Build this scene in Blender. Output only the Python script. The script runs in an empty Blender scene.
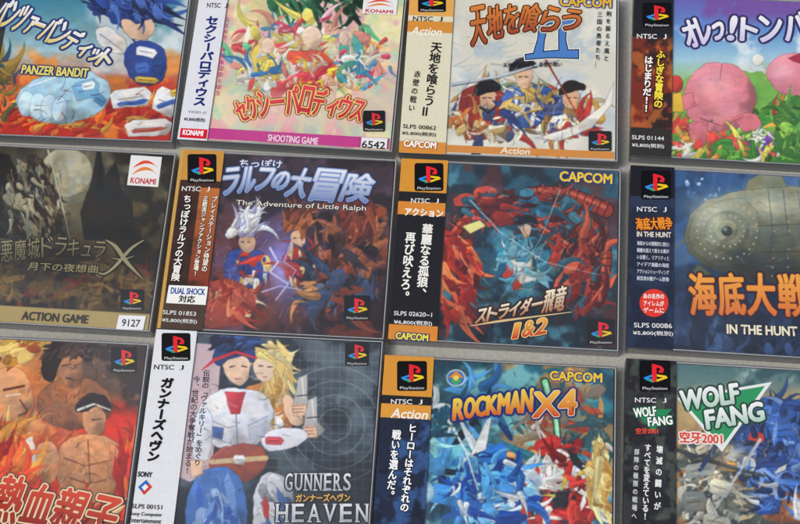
import bpy, numpy as np, math
MM=0.001
# ------------------------------------------------------------------ layout (millimetres, table frame)
FPX,CAMH,TILT,ROLL=1496.8,870.24,0.3955,-0.0809
GRID_A=0.143
CASEP={'11':(-266.03,603.99,-0.1357),'12':(-119.46,586.28,-0.1568),'13':(22.29,563.76,-0.1372),'14':(173.39,547.92,-0.1556),
'21':(-279.80,474.17,-0.1487),'22':(-136.52,455.61,-0.1396),'23':(6.82,436.07,-0.1432),'24':(153.64,417.89,-0.1525),
'31':(-299.08,341.54,-0.1326),'32':(-154.14,331.68,-0.1385),'33':(-13.59,302.69,-0.1390),'34':(133.34,287.94,-0.1478)}
CW,CH,CT=142.0,125.0,10.4
def Rx(t):
    c,s=math.cos(t),math.sin(t); return np.array([[1,0,0],[0,c,-s],[0,s,c]])
def Rz(t):
    c,s=math.cos(t),math.sin(t); return np.array([[c,-s,0],[s,c,0],[0,0,1]])
RC=Rx(TILT)@Rz(ROLL)
CAMPOS=np.array([0,0,CAMH+CT])
def loc2sheet(k,U,V,z):
    x0,y0,th=CASEP[k]; c,s=math.cos(th),math.sin(th)
    X=x0+c*U+s*V; Y=y0+s*U-c*V
    D=np.stack([X-CAMPOS[0],Y-CAMPOS[1],np.zeros_like(X)+z-CAMPOS[2]],-1)@RC
    return 400+FPX*D[...,0]/(-D[...,2]), 262-FPX*D[...,1]/(-D[...,2])
def sheet2loc(k,px,py,z):
    d=RC@np.array([(px-400)/FPX,-(py-262)/FPX,-1.0]); s=(z-CAMPOS[2])/d[2]
    X,Y=d[0]*s,d[1]*s; x0,y0,th=CASEP[k]; c,sn=math.cos(th),math.sin(th)
    dx,dy=X-x0,Y-y0
    return np.array([c*dx+sn*dy, sn*dx-c*dy])
def lin(c):
    c=np.clip(np.asarray(c,float),0,1); return np.where(c<=0.04045,c/12.92,((c+0.055)/1.055)**2.4)
def hx(s): 
    s=s.lstrip('#'); s=s if len(s)==6 else ''.join(q*2 for q in s); return np.array([int(s[i:i+2],16)/255 for i in (0,2,4)])
def C(c): return hx(c) if isinstance(c,str) else np.array(c,float)
# ------------------------------------------------------------------ noise
_ng={}
def vnoise(X,Y,sc,seed):
    if seed not in _ng: _ng[seed]=np.random.RandomState(seed).rand(64,64)
    g=_ng[seed]; x=X/sc+100; y=Y/sc+100
    xi=np.floor(x).astype(int); yi=np.floor(y).astype(int); fx=x-xi; fy=y-yi
    fx=fx*fx*(3-2*fx); fy=fy*fy*(3-2*fy); a=xi%64;b=yi%64;a1=(xi+1)%64;b1=(yi+1)%64
    return (g[a,b]*(1-fx)+g[a1,b]*fx)*(1-fy)+(g[a,b1]*(1-fx)+g[a1,b1]*fx)*fy
def fbm(X,Y,sc,seed,o=4):
    t=0;w=0
    for i in range(o): t=t+vnoise(X,Y,sc/2**i,seed+i)*0.55**i; w+=0.55**i
    return t/w
# ------------------------------------------------------------------ painted print
class Art:
    def __init__(s,k,U,V,z):
        s.k=k; s.shp=U.shape; s.U=U.ravel(); s.V=V.ravel(); X,Y=loc2sheet(k,s.U,s.V,z); s.X=X; s.Y=Y
        s.I=np.ones((len(X),3)); s.seed=int(k)*37
        s.rng=np.random.RandomState(s.seed)
    def fill(s,c): s.I[:]=C(c)
    def vgrad(s,stops):
        ys=[a for a,_ in stops]; cs=np.array([C(c) for _,c in stops])
        for j in range(3): s.I[:,j]=np.interp(s.Y,ys,cs[:,j])
    def clouds(s,c,sc,amt,seed=0,thr=0.5,soft=0.12,box=None):
        n=fbm(s.X,s.Y,sc,s.seed+seed); a=np.clip((n-thr)/soft+0.5,0,1)*amt
        if box is not None: a=a*s._box(box,14)
        s.I+= (C(c)-s.I)*a[:,None]
    def _box(s,b,f):
        x0,y0,x1,y1=b
        return np.clip(np.minimum(np.minimum(s.X-x0,x1-s.X),np.minimum(s.Y-y0,y1-s.Y))/f+0.5,0,1)
    def box(s,b,c,f=1,amt=1):
        a=s._box(b,f)*amt; s.I+=(C(c)-s.I)*a[:,None]
    def glow(s,x,y,rx,ry,c,amt=1,p=1):
        a=amt*np.exp(-(((s.X-x)/rx)**2+((s.Y-y)/ry)**2)*p); s.I+=(C(c)-s.I)*a[:,None]
    def detail(s,x,y,rx,ry,sc=16,amt=1.0,ink=None):
        w=np.clip(1.3-(((s.X-x)/rx)**2+((s.Y-y)/ry)**2),0,1)
        n=fbm(s.X,s.Y,sc*1.6,s.seed+31,4)-.5; s.I*=(1+n*.5*w*amt)[:,None]
        n=fbm(s.X+s.Y*.4,s.Y*2.2,sc*.5,s.seed+131,3)-.5; s.I*=(1+n*.28*w*amt)[:,None]
        n=fbm(s.X,s.Y,9,s.seed+301,2)-.5; s.I+=(np.stack([n,n*.1,-n],1)*.12*(w*amt)[:,None])
    def _put(s,m,a,col):
        s.I[m]+=(col-s.I[m])*a[:,None]
    def blob(s,x,y,rx,ry,c,rot=0,wob=0.12,shade=0.3,line=None,lw=0.35,sq=2.0,hi=True):
        R=max(rx,ry)*1.35+2
        m=np.nonzero((abs(s.X-x)<R)&(abs(s.Y-y)<R))[0]
        if len(m)==0: return
        dx=s.X[m]-x; dy=s.Y[m]-y; a=math.radians(rot); ca,sa=math.cos(a),math.sin(a)
        u=(dx*ca+dy*sa)/rx; v=(-dx*sa+dy*ca)/ry
        r=(abs(u)**sq+abs(v)**sq)**(1/sq)
        sd=s.rng.randint(0,40)
        r=r+wob*2*(fbm(s.X[m],s.Y[m],max(4,min(rx,ry)*0.9),900+sd,2)-0.5)
        d=(r-1)*min(rx,ry); al=np.clip(0.5-d/0.8,0,1)
        w2=fbm(s.X[m],s.Y[m],max(3,min(rx,ry)*.8),950+sd,1)-.5
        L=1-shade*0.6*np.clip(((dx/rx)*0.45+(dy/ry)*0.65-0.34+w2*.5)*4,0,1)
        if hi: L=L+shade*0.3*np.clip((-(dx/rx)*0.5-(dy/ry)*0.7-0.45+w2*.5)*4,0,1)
        col=np.clip(C(c)[None,:]*L[:,None],0,1)
        if line is not None:
            e=np.clip((d+lw*1.6)/0.8,0,1)[:,None]*.8; col=col*(1-e)+C(line)*e
        s._put(m,al,col)
    def poly(s,pts,c,wob=0.0,shade=0.25,line=None,lw=0.45,c2=None):
        P=np.array(pts,float)
        if wob>1 and len(P)>4:
            for _ in range(2): P=np.stack([.75*P+.25*np.roll(P,-1,0),.25*P+.75*np.roll(P,-1,0)],1).reshape(-1,2)
        lo=P.min(0)-3; hi=P.max(0)+3
        m=np.nonzero((s.X>lo[0])&(s.X<hi[0])&(s.Y>lo[1])&(s.Y<hi[1]))[0]
        if len(m)==0: return
        x=s.X[m]; y=s.Y[m]
        if wob:
            x=x+wob*2*(fbm(x,y,9,s.seed+5,2)-0.5); y=y+wob*2*(fbm(x,y,9,s.seed+9,2)-0.5)
        d2=np.full(len(m),1e9); ins=np.zeros(len(m),bool); n=len(P)
        for i in range(n):
            a=P[i];b=P[(i+1)%n]; e=b-a; t=np.clip(((x-a[0])*e[0]+(y-a[1])*e[1])/(e@e+1e-9),0,1)
            d2=np.minimum(d2,(x-a[0]-t*e[0])**2+(y-a[1]-t*e[1])**2)
            cr=((a[1]>y)!=(b[1]>y)); xx=a[0]+(y-a[1])*e[0]/(e[1] if abs(e[1])>1e-9 else 1e-9); ins^=cr&(x<xx)
        d=np.sqrt(d2)*np.where(ins,-1,1); al=np.clip(0.5-d/0.8,0,1)
        ty=(y-lo[1])/(hi[1]-lo[1]); tx=(x-lo[0])/(hi[0]-lo[0])
        base=C(c)[None,:] if c2 is None else C(c)[None,:]*(1-ty[:,None])+C(c2)[None,:]*ty[:,None]
        w2=fbm(x,y,14,s.seed+3,2)-.5
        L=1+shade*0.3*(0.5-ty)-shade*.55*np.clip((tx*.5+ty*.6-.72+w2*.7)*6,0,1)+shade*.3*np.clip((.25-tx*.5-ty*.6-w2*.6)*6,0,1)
        col=np.clip(base*L[:,None],0,1)
        if line is not None:
            e=np.clip((d+lw*1.5)/0.8,0,1)[:,None]*.8; col=col*(1-e)+C(line)*e
        s._put(m,al,col)
    def line(s,pts,w,c,w2=None,amt=1):
        P=np.array(pts,float); w2=w if w2 is None else w2; q=max(w,w2)+2; lo=P.min(0)-q; hi=P.max(0)+q
        m=np.nonzero((s.X>lo[0])&(s.X<hi[0])&(s.Y>lo[1])&(s.Y<hi[1]))[0]
        if len(m)==0: return
        x=s.X[m];y=s.Y[m]; best=np.full(len(m),1e9); n=len(P)-1
        for i in range(n):
            a=P[i];e=P[i+1]-a; t=np.clip(((x-a[0])*e[0]+(y-a[1])*e[1])/(e@e+1e-9),0,1)
            dd=np.sqrt((x-a[0]-t*e[0])**2+(y-a[1]-t*e[1])**2)-(w+(w2-w)*(i+t)/n)/2
            best=np.minimum(best,dd)
        s._put(m,np.clip(0.5-best/0.8,0,1)*amt,np.repeat(C(c)[None,:],len(m),0))
    def swoosh(s,px,py,L,w,t,k,c,line=None,tone=True):
        pts=[]; 
        for j in range(6):
            pts.append((px,py)); px+=math.cos(t)*L/5; py+=math.sin(t)*L/5; t+=k
        if line is not None: s.line(pts,w+.8,line,.7,.7)
        s.line(pts,w,c,.2)
        if tone and w>2.5: s.line([(x+w*.14,y+w*.2) for x,y in pts[:4]],w*.42,C(c)*.82,.2); s.line([(x-w*.15,y-w*.2) for x,y in pts[:3]],w*.18,np.clip(C(c)*1.12+.03,0,1),.2)
    def shards(s,x,y,rx,ry,n,size,pal,line='15151c',rot=None,asp=2.2,shade=0.3,lw=0.3,kind='mix'):
        r=s.rng; pal=[C(p) for p in pal]; n=int(n*2.1); size=size*.62; fl=(line is not None)
        for i in range(n):
            a=r.rand()*6.283; q=math.sqrt(r.rand()); px=x+rx*q*math.cos(a); py=y+ry*q*math.sin(a)
            z=size*(0.35+1.1*r.rand()**1.5); rr=(vnoise(np.array([px]),np.array([py]),22,s.seed+88)[0]*500+r.randn()*30 if rot is None else rot+r.randn()*18)
            ci=int(vnoise(np.array([px]),np.array([py]),14,s.seed+77)[0]*len(pal)*1.6+r.rand()*.8)%len(pal)
            c=np.clip(pal[ci]*(0.86+0.28*r.rand()),0,1); u=r.rand()
            ln=None
            if fl: ln=c*.4*.7+C(line)*.3
            if r.rand()<.35: ln=None
            if kind=='blob' or u<0.12:
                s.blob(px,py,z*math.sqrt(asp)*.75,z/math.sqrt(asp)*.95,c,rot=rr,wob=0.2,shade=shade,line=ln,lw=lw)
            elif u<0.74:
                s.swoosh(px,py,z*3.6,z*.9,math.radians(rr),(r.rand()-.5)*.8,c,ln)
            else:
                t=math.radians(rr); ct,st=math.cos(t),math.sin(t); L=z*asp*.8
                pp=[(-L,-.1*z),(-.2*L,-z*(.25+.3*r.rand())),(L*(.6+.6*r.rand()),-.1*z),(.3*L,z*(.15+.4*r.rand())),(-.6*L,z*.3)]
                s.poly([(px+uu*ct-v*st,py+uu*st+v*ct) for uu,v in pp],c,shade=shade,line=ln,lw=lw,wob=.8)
    def strokes(s,x,y,rx,ry,n,L,w,pal,rot=None,curve=0.4,amt=0.65):
        r=s.rng; n=int(n*1.4)
        for i in range(n):
            a=r.rand()*6.283; q=math.sqrt(r.rand()); px=x+rx*q*math.cos(a); py=y+ry*q*math.sin(a)
            t=math.radians((r.rand()*360) if rot is None else rot+r.randn()*18); l=L*(.3+.8*r.rand()); k=curve*(r.rand()-.5)*2
            pts=[]
            for j in range(5):
                pts.append((px,py)); px+=math.cos(t)*l/4; py+=math.sin(t)*l/4; t+=k
            s.line(pts,w*(.5+r.rand()),pal[r.randint(len(pal))],w*.2,amt)
    def plates(s,lst,line,k=.85):
        for (x,y,w,h,r,c) in lst:
            t=math.radians(r); ct,st=math.cos(t),math.sin(t); w*=k; h*=k; ln=C(c)*.35*.6+C(line)*.4
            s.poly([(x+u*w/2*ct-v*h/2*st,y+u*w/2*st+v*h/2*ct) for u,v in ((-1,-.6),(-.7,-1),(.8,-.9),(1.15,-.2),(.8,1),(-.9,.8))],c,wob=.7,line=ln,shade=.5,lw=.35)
            s.line([(x-w*.3*ct,y-w*.3*st),(x+w*.3*ct,y+w*.3*st)],.7,ln,.5,.8); s.line([(x-w*.32*ct+h*.2*st,y-w*.32*st-h*.2*ct),(x+w*.2*ct+h*.2*st,y+w*.2*st-h*.2*ct)],.9,np.clip(C(c)*1.2+.05,0,1),.5)
    def band(s,v0,v1,c,u0=-50,u1=500):
        m=(s.V>=v0)&(s.V<=v1)&(s.U>=u0)&(s.U<=u1); s.I[m]=C(c)
    def finish(s,sat=1.0,blur=1,lift=.02):
        for _ in range(blur):
            G=s.I.reshape(s.shp+(3,)); H=G.copy(); H[1:-1]=(G[:-2]+2*G[1:-1]+G[2:])/4; G=H.copy(); G[:,1:-1]=(H[:,:-2]+2*H[:,1:-1]+H[:,2:])/4; s.I=G.reshape(-1,3)
        g=np.random.RandomState(s.seed+1).randn(len(s.X))*0.007
        m=s.I.mean(1,keepdims=True); s.I=m+(s.I-m)*sat
        s.I=np.clip(lift+(1-lift)*s.I+g[:,None]+ (fbm(s.X,s.Y,3,s.seed+70,2)[:,None]-.5)*0.02,0,1)
ZC,ZO=9.4,10.62
# ------------------------------------------------------------------ cover paintings (generic artwork: colour masses only)
def art11(a):
    a.vgrad([(-50,'2b6a8a'),(0,'3a86a0'),(50,'9fc0c8'),(80,'c66a3c'),(140,'a8281c')])
    a.clouds('d9dfe0',40,.8,1,.52,box=(90,-20,200,80)); a.clouds('c22a1e',30,.9,2,.45,box=(-80,78,200,150)); a.clouds('e58a30',22,.8,3,.56,box=(-80,50,200,150))
    a.shards(85,116,95,20,60,11,['d02a1d','e06a2a','9d1a16','e8a040','c03020'],rot=-20)
    a.shards(-10,92,30,34,30,11,['8a7430','5c5a38','b89848','30485c'])
    a.shards(122,2,40,16,30,16,['1c2f66','2c4a9c','101c40','3a62b0'],rot=30)
    a.poly([(118,22),(128,12),(148,13),(156,26),(148,40),(128,40)],'f0c8a8',wob=2,line='30201c'); a.poly([(104,2),(130,-6),(158,2),(170,20),(150,18),(138,26),(126,16),(112,28)],'243f88',wob=2,line='0c1330'); a.shards(138,6,30,12,22,11,['2c4a9c','4a70c0','16245a'],rot=40,line='0c1330')
    a.poly([(126,44),(150,38),(168,50),(166,82),(140,88),(124,70)],'2a4490',wob=2,line='0c1330'); a.plates([(146,52,24,12,10,'e8e8ea'),(142,68,16,14,-8,'3b62b4'),(158,66,14,20,8,'24407c'),(146,80,28,8,5,'d8b040')],'0c1330')
    a.poly([(92,28),(108,24),(130,44),(124,58),(98,46)],'f2ece4',wob=2,line='222a40'); a.line([(100,34),(122,50)],1,'8890a4')
    a.poly([(14,96),(34,78),(74,66),(104,76),(114,94),(98,116),(60,126),(24,116)],'a8cfe0',wob=2,line='1d2c4a',shade=.5)
    for i in range(4): a.poly([(18+i*11,98+i*3),(26+i*11,88+i*2),(36+i*11,96+i*2),(30+i*11,118+i*1.5),(20+i*11,116+i*1.5)],'c8e2ee',wob=1.2,line='3a5474',shade=.4)
    a.plates([(86,90,30,24,-15,'78aed0'),(88,86,16,10,-15,'e8f2f6'),(100,100,14,12,30,'5a8cb4')],'1d2c4a'); a.line([(30,86),(70,72)],2,'f2f8fa',.6)
    a.plates([(130,98,40,20,-8,'efece6'),(132,103,30,5,-8,'3b62b4'),(166,102,26,28,20,'e6e3e0'),(166,104,20,5,-20,'3b62b4'),(148,128,46,18,-4,'e4dfda'),(148,130,34,4,-6,'c0503a'),(176,92,12,8,-20,'d8b040')],'2a3048',1)
    a.detail(75,80,130,70,18,.8); a.strokes(60,112,110,26,40,16,.8,['1b1420','f4c8a0','5a1410'],rot=-25)
def art12(a):
    a.vgrad([(-50,'e8d8a0'),(0,'e0d49c'),(60,'f0d0b8'),(110,'eab4a8'),(150,'e098a8')])
    a.clouds('f6eebc',26,.9,1,.5); a.clouds('f0a8b4',22,.7,2,.55); a.clouds('a8dcc0',22,.6,3,.58)
    for i in range(26):
        t=i/26*6.283; a.line([(312,50),(312+110*math.cos(t),50+95*math.sin(t))],1,'f6e69a',7,.35)
    a.shards(315,2,46,14,34,11,['1f4a34','2c6a48','3a8458','163524'],rot=60)
    a.shards(310,58,84,44,110,11,['e89888','f0d4b4','d85050','f0e070','68b888','e8e4d4','58a0c8','f0b8c0','d04868','e8a848','f0e8d0'],line='7a4040')
    a.blob(312,38,10,12,'f2d2b8',line='80504c',wob=.08); a.poly([(285,54),(300,50),(325,52),(338,66),(330,90),(296,90)],'e8604c',wob=3,line='5a1c20'); a.shards(310,72,22,16,20,9,['e84858','f8f0e4','f8d848','f0c0a8','c83850'],line='5a2a30')
    a.poly([(250,46),(270,40),(276,60),(272,84),(254,80)],'f0d060',wob=2,line='6a3a20'); a.blob(268,46,7,8,'f4d8c0',line='80504c',wob=.08); a.shards(262,70,16,16,16,8,['3c7cb8','e8e8e0','f0d060'],line='40304a')
    a.poly([(338,34),(358,32),(366,54),(356,72),(340,66)],'58b0a0',wob=2,line='20504a'); a.blob(346,38,7,8,'f4d4bc',line='80504c',wob=.08); a.shards(355,66,20,18,16,9,['e84868','f0e8d8','48a0c8'],line='40304a')
    a.detail(310,50,95,70,12,.5); a.strokes(310,60,85,55,60,9,.7,['f8f4e8','7a3038','fff2a0'])
    a.box((225,94,400,126),'f2ccbc',10,.55)
def art13(a):
    a.fill('eceadc'); a.clouds('d8d4c4',40,.6,1,.5); a.clouds('b8cadb',30,.6,2,.56,box=(440,70,640,130)); a.clouds('9fbad4',16,.5,3,.58,box=(450,20,600,60))
    a.shards(515,110,76,28,50,12,['c8b088','9a7a58','4a5a80','b8322a','f0e4c8','6c8cb8','e8e4d8','d89040','8a9a70'],line='1c1a20')
    a.poly([(456,98),(474,84),(498,86),(512,104),(502,128),(478,144),(456,132)],'963028',wob=3,line='1c1014')
    a.shards(476,124,24,15,22,10,['b83028','3c4c78','d8b870','c87838','e8dcc0'],line='15131a'); a.poly([(479,92),(488,86),(497,92),(497,105),(488,112),(479,105)],'e0b088',wob=1.5,line='4c3428'); a.poly([(472,94),(480,80),(494,78),(504,90),(494,90),(480,96)],'1c181a',wob=2); a.line([(480,107),(488,113),(497,105)],2.2,'1c181a',1)
    a.poly([(502,92),(520,86),(548,84),(560,98),(552,120),(524,130),(504,114)],'3f62ac',wob=3,line='0e1424'); a.shards(528,107,26,15,22,11,['5884c4','ece8dc','2a3c78','c8a860'],line='10141f')
    a.poly([(515,71),(524,65),(533,71),(533,83),(524,90),(515,83)],'e8bc98',wob=1.5,line='4c3428'); a.poly([(508,74),(514,60),(530,56),(540,68),(530,68),(516,74)],'1c1a20',wob=2)
    a.shards(574,120,28,18,30,11,['c03a30','48588a','f0e0c0','8a6a40','d8a850'],line='15131a'); a.poly([(563,92),(572,87),(581,92),(580,103),(572,110),(563,103)],'dcac84',wob=1.5,line='4c3428'); a.poly([(557,96),(562,82),(578,78),(588,90),(576,90),(564,96)],'241c1a',wob=2)
    for q in ((483,98),(519,77),(568,98)): a.line([(q[0],q[1]),(q[0]+3,q[1]-.5)],1.1,'2a1810',.7); a.line([(q[0]+6,q[1]-.5),(q[0]+9,q[1])],1.1,'2a1810',.7)
    a.line([(452,84),(500,76),(560,58),(606,40)],3,'c8ccd0',1.0); a.line([(452,86),(500,78),(560,60)],1,'4a5a6a',.5)
    a.poly([(535,138),(575,126),(604,104),(614,82),(612,104),(592,128),(560,141)],'f4f0e4',line='3a3a44'); a.line([(540,50),(575,110)],2.2,'8a2a20',1)
    a.detail(518,108,90,36,12,.9); a.strokes(520,108,80,30,60,14,.8,['17151a','f2eee2','2c3a60'])
    a.strokes(500,52,70,22,20,34,1.6,['8a8f98','c0b8a0','7a9cc0'],rot=-10,amt=.5)
def art14(a):
    a.vgrad([(-50,'6a4fa0'),(0,'6a64b8'),(30,'5f94d4'),(60,'a8d4e4'),(90,'8cc860'),(160,'3c7a30')])
    a.clouds('f0f6f6',26,.8,1,.55,box=(670,30,820,90)); a.clouds('7a4aa0',30,.8,2,.5,box=(670,-40,840,20))
    a.poly([(670,84),(720,66),(770,74),(860,60),(860,110),(670,120)],'7cc050',wob=4,shade=.3,line='2f6a28')
    a.shards(750,132,100,28,80,11,['4f9a3a','2f6a28','8cc850','b8d860','3c8a30','68b040','e8a040','d84a40'],line='143214')
    a.poly([(686,80),(706,62),(736,62),(756,84),(756,110),(738,130),(706,134),(684,114)],'e48490',wob=2,line='6a2c34',shade=.5); a.glow(714,84,20,16,'f6b8bc',.7); a.glow(722,112,20,14,'f0a8b0',.5)
    a.poly([(688,124),(708,120),(706,144),(690,144)],'dc7884',wob=2,line='6a2c34'); a.poly([(732,116),(756,112),(764,126),(744,134)],'dc7884',wob=2,line='6a2c34'); a.poly([(672,98),(692,92),(698,106),(678,112)],'e48490',wob=2,line='6a2c34'); a.line([(700,118),(722,126),(744,116)],1.2,'a04450',.6); a.line([(722,64),(720,80)],1,'b05560',.5)
    a.poly([(762,70),(782,52),(812,54),(830,84),(806,98),(774,92)],'e88a9a',wob=2,line='6a2c34',shade=.5); a.glow(782,70,14,10,'f8c0c8',.7); a.poly([(788,58),(806,50),(820,60),(804,66)],'b03048',wob=.8,line='40101c')
    a.blob(758,60,6,6,'f2f0e6',line='707070',wob=.05); a.blob(676,84,7,9,'d84438',line='401414',shade=.4); a.poly([(670,94),(682,92),(684,112),(670,112)],'e8c040',wob=1,line='403010')
    a.shards(770,142,50,14,34,8,['e05050','f0e060','f4f0e8','8a4ab0','3c8a30'],line='183018'); a.shards(690,150,22,6,14,7,['e0c850','f4f0e8','d84040'],line='183018')
    a.poly([(775,108),(800,92),(830,105),(840,160),(770,160)],'3f7a34',wob=4,line='122812'); a.shards(802,128,24,26,30,10,['3f7a34','5c9c44','2c5c28','8cc050'],line='122812'); a.detail(750,110,90,60,14,.5); a.strokes(745,138,90,22,50,9,.8,['1c4018','c8e880'])
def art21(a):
    a.vgrad([(120,'2a2618'),(180,'443c2a'),(250,'453a22'),(335,'302618')])
    a.clouds('736a4a',34,.7,1,.54); a.clouds('15120d',26,.8,2,.52)
    a.glow(64,185,46,44,'8c866a',.75); a.blob(66,172,26,24,'b5b096',wob=.03,shade=.15); a.clouds('8a866a',12,.6,7,.5,soft=.2,box=(42,150,92,196))
    a.poly([(-60,200),(-10,160),(10,150),(20,190),(40,230),(10,240),(-60,240)],'141210',wob=4)
    a.poly([(2,212),(18,176),(30,150),(42,158),(52,182),(64,205),(60,238),(28,246),(4,240)],'2a2620',wob=4,line='0c0a08'); a.shards(34,200,30,38,60,9,['57503f','8b8468','2b2720','a89f80','1a1612','6a5030'],line='0c0a08',rot=70)
    a.poly([(80,215),(92,178),(98,140),(106,176),(116,160),(122,190),(132,200),(136,240),(84,240)],'1b1812',wob=1); a.poly([(96,190),(100,150),(104,190)],'0e0c0a')
    a.strokes(35,200,35,44,90,16,.9,['0b0a08','9a9274','c4bb98'],rot=75); a.line([(48,150),(62,205),(70,240)],1.6,'c8c2a4',.4)
    a.shards(60,285,110,22,60,13,['4a2c18','6a5028','2a1c12','7a6038','5a1c14','3c3220'],line='100c08'); a.clouds('7a5e2c',16,.5,9,.56,box=(-80,255,150,310)); a.strokes(60,280,100,30,70,22,.8,['0e0b08','988048'])
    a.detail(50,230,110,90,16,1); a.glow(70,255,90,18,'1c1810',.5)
    a.band(112.5,140,'b09a60')
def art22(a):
    a.vgrad([(140,'33262e'),(200,'4a3440'),(260,'643430'),(340,'46201c')])
    a.clouds('6a4a68',34,.7,1,.53); a.clouds('1a1218',26,.8,2,.55); a.clouds('8a3622',26,.6,3,.56,box=(190,270,400,340))
    a.shards(355,235,36,52,44,15,['2a1a1c','4a2a24','8a4028','3a3038','9a5a3c'],line='0c080a')
    a.glow(285,262,22,40,'8a88e0',.8)
    a.poly([(228,252),(246,246),(266,252),(274,282),(242,292),(222,276)],'3a4c9c',wob=2,line='10101c'); a.shards(248,268,20,15,18,10,['c83a30','3a4c9c','e8c878','5468b8','e8e4da'],line='14101a')
    a.poly([(238,238),(246,233),(255,238),(255,248),(248,254),(239,248)],'e4b898',wob=1.5,line='503830',shade=.2); a.shards(244,227,14,9,24,10,['e6e6f0','c8c8dc','f4f4f4','a8a4c4'],line='4a4464',rot=-60)
    a.poly([(284,250),(300,244),(316,252),(318,278),(298,288),(282,274)],'a83030',wob=2,line='200c0c'); a.shards(300,264,16,14,14,10,['c84838','e8d0a0','503028','a83030'],line='1a0c0c')
    a.poly([(291,234),(298,229),(306,234),(305,243),(299,249),(292,243)],'e4b898',wob=1.5,line='503830',shade=.2); a.shards(297,222,14,9,20,10,['7a3a24','b86838','5a2418'],line='1c0c08',rot=-60)
    for q in ((242,242),(294,238)): a.line([(q[0],q[1]),(q[0]+2,q[1])],1.1,'2a1810',.7); a.line([(q[0]+6,q[1]),(q[0]+8,q[1])],1.1,'2a1810',.7)
    a.poly([(336,200),(346,190),(356,200),(372,196),(380,222),(360,240),(342,232)],'7a3024',wob=3,line='180808'); a.shards(358,216,18,16,18,11,['9a4430','5a2a24','c07448'],line='140a0a')
    a.shards(335,292,34,26,34,14,['3a4a6a','5a6a8a','8a4230','2a2a3a','c08450'],line='0c0a10')
    a.poly([(194,302),(202,286),(212,280),(232,276),(250,290),(256,312),(230,330),(200,324)],'a84030',wob=3,line='280c0a',shade=.35); a.shards(226,304,28,20,28,11,['d06040','9a2a20','e88858','f0d8b0','b84834'],line='300c08')
    a.detail(295,250,100,80,15,1)
    a.line([(270,248),(278,262),(270,272),(288,284),(276,300)],2.2,'d8d8ff',1); a.line([(292,240),(284,262),(296,270),(284,290)],1.4,'b8b8f8',.6); a.line([(262,292),(280,286),(302,290)],1.4,'c8c8ff',.6); a.glow(280,270,8,18,'d0ccff',.4)
    a.strokes(295,260,95,62,70,14,.8,['120c10','c08a60','8a80c8','301820'])
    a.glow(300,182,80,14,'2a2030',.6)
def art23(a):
    a.vgrad([(150,'1f4458'),(220,'27607a'),(280,'1c465c'),(350,'20303c')])
    a.clouds('4f94a8',30,.8,1,.53); a.clouds('0f1c28',24,.8,2,.53); a.clouds('6a2420',26,.6,3,.58)
    def worm(ctrl,w,n=34):
        P=np.array(ctrl,float); 
        for _ in range(3): P=np.concatenate([P[:1],np.stack([.75*P[:-1]+.25*P[1:],.25*P[:-1]+.75*P[1:]],1).reshape(-1,2),P[-1:]])
        seg=np.r_[0,np.cumsum(np.hypot(*np.diff(P,axis=0).T))]; tt=np.linspace(0,seg[-1],n); ps=list(zip(np.interp(tt,seg,P[:,0]),np.interp(tt,seg,P[:,1])))
        a.line(ps,w+2,'180808',w*.5+2); a.line(ps,w,'982c20',w*.5); a.line([(x-1,y-w*.2) for x,y in ps],w*.25,'d06040',w*.15)
        for i in range(len(ps)-1):
            t=math.atan2(ps[i+1][1]-ps[i][1],ps[i+1][0]-ps[i][0]); nx,ny=-math.sin(t),math.cos(t); p=ps[i]; h=w*(.5-.25*i/n)
            a.line([(p[0]-nx*h,p[1]-ny*h),(p[0]+nx*h,p[1]+ny*h)],.9,'220808')
            if i%2==0: a.poly([(p[0]+nx*h,p[1]+ny*h),(p[0]+nx*(h+4)+3*math.cos(t),p[1]+ny*(h+4)+3*math.sin(t)),(p[0]+nx*h+3*math.cos(t),p[1]+ny*h+3*math.sin(t))],'c84030',line='200808')
    worm([(590,300),(610,262),(596,224),(556,204),(530,222),(560,240),(590,262),(570,296)],12); worm([(606,210),(560,190),(510,196),(476,210),(450,236),(444,270),(462,300),(446,322)],14)
    a.shards(515,208,66,22,40,13,['902620','c04434','20506a','3a7a90','50181a'],line='0c0a10',rot=10)
    a.shards(450,276,26,44,44,14,['b82c20','9a1c18','e06840','601414','e08048'],line='180808',rot=70); a.shards(580,270,28,46,40,14,['a83024','801a18','d05838','4a1014','2a5a70'],line='140808',rot=-60)
    a.poly([(500,244),(520,232),(540,238),(552,262),(535,290),(508,286),(494,262)],'2f86a4',wob=3,line='081018'); a.shards(522,262,26,24,28,11,['4ca8c4','e0e0d8','c83c30','1c5068','7ab8c8'],line='0a0c14'); a.poly([(520,227),(526,223),(532,227),(531,235),(526,240),(521,235)],'dcb490',wob=1.4,line='40302f'); a.poly([(514,228),(520,216),(534,214),(540,226),(528,223)],'1a1c28',wob=1.5)
    a.detail(525,255,95,80,13,1)
    a.line([(470,200),(500,232),(545,262),(600,275)],1.4,'c0dce4',.5,.8); a.line([(560,190),(540,240),(500,300)],1.1,'a8ccd6',.4,.8)
    a.poly([(462,226),(480,220),(486,226),(470,234)],'f0e890',line='301010'); a.strokes(525,255,85,72,90,14,.8,['0a0c14','f08860','9cd8ec','2a0c0c'])
    a.glow(520,318,56,14,'1a1c28',.6)
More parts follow.
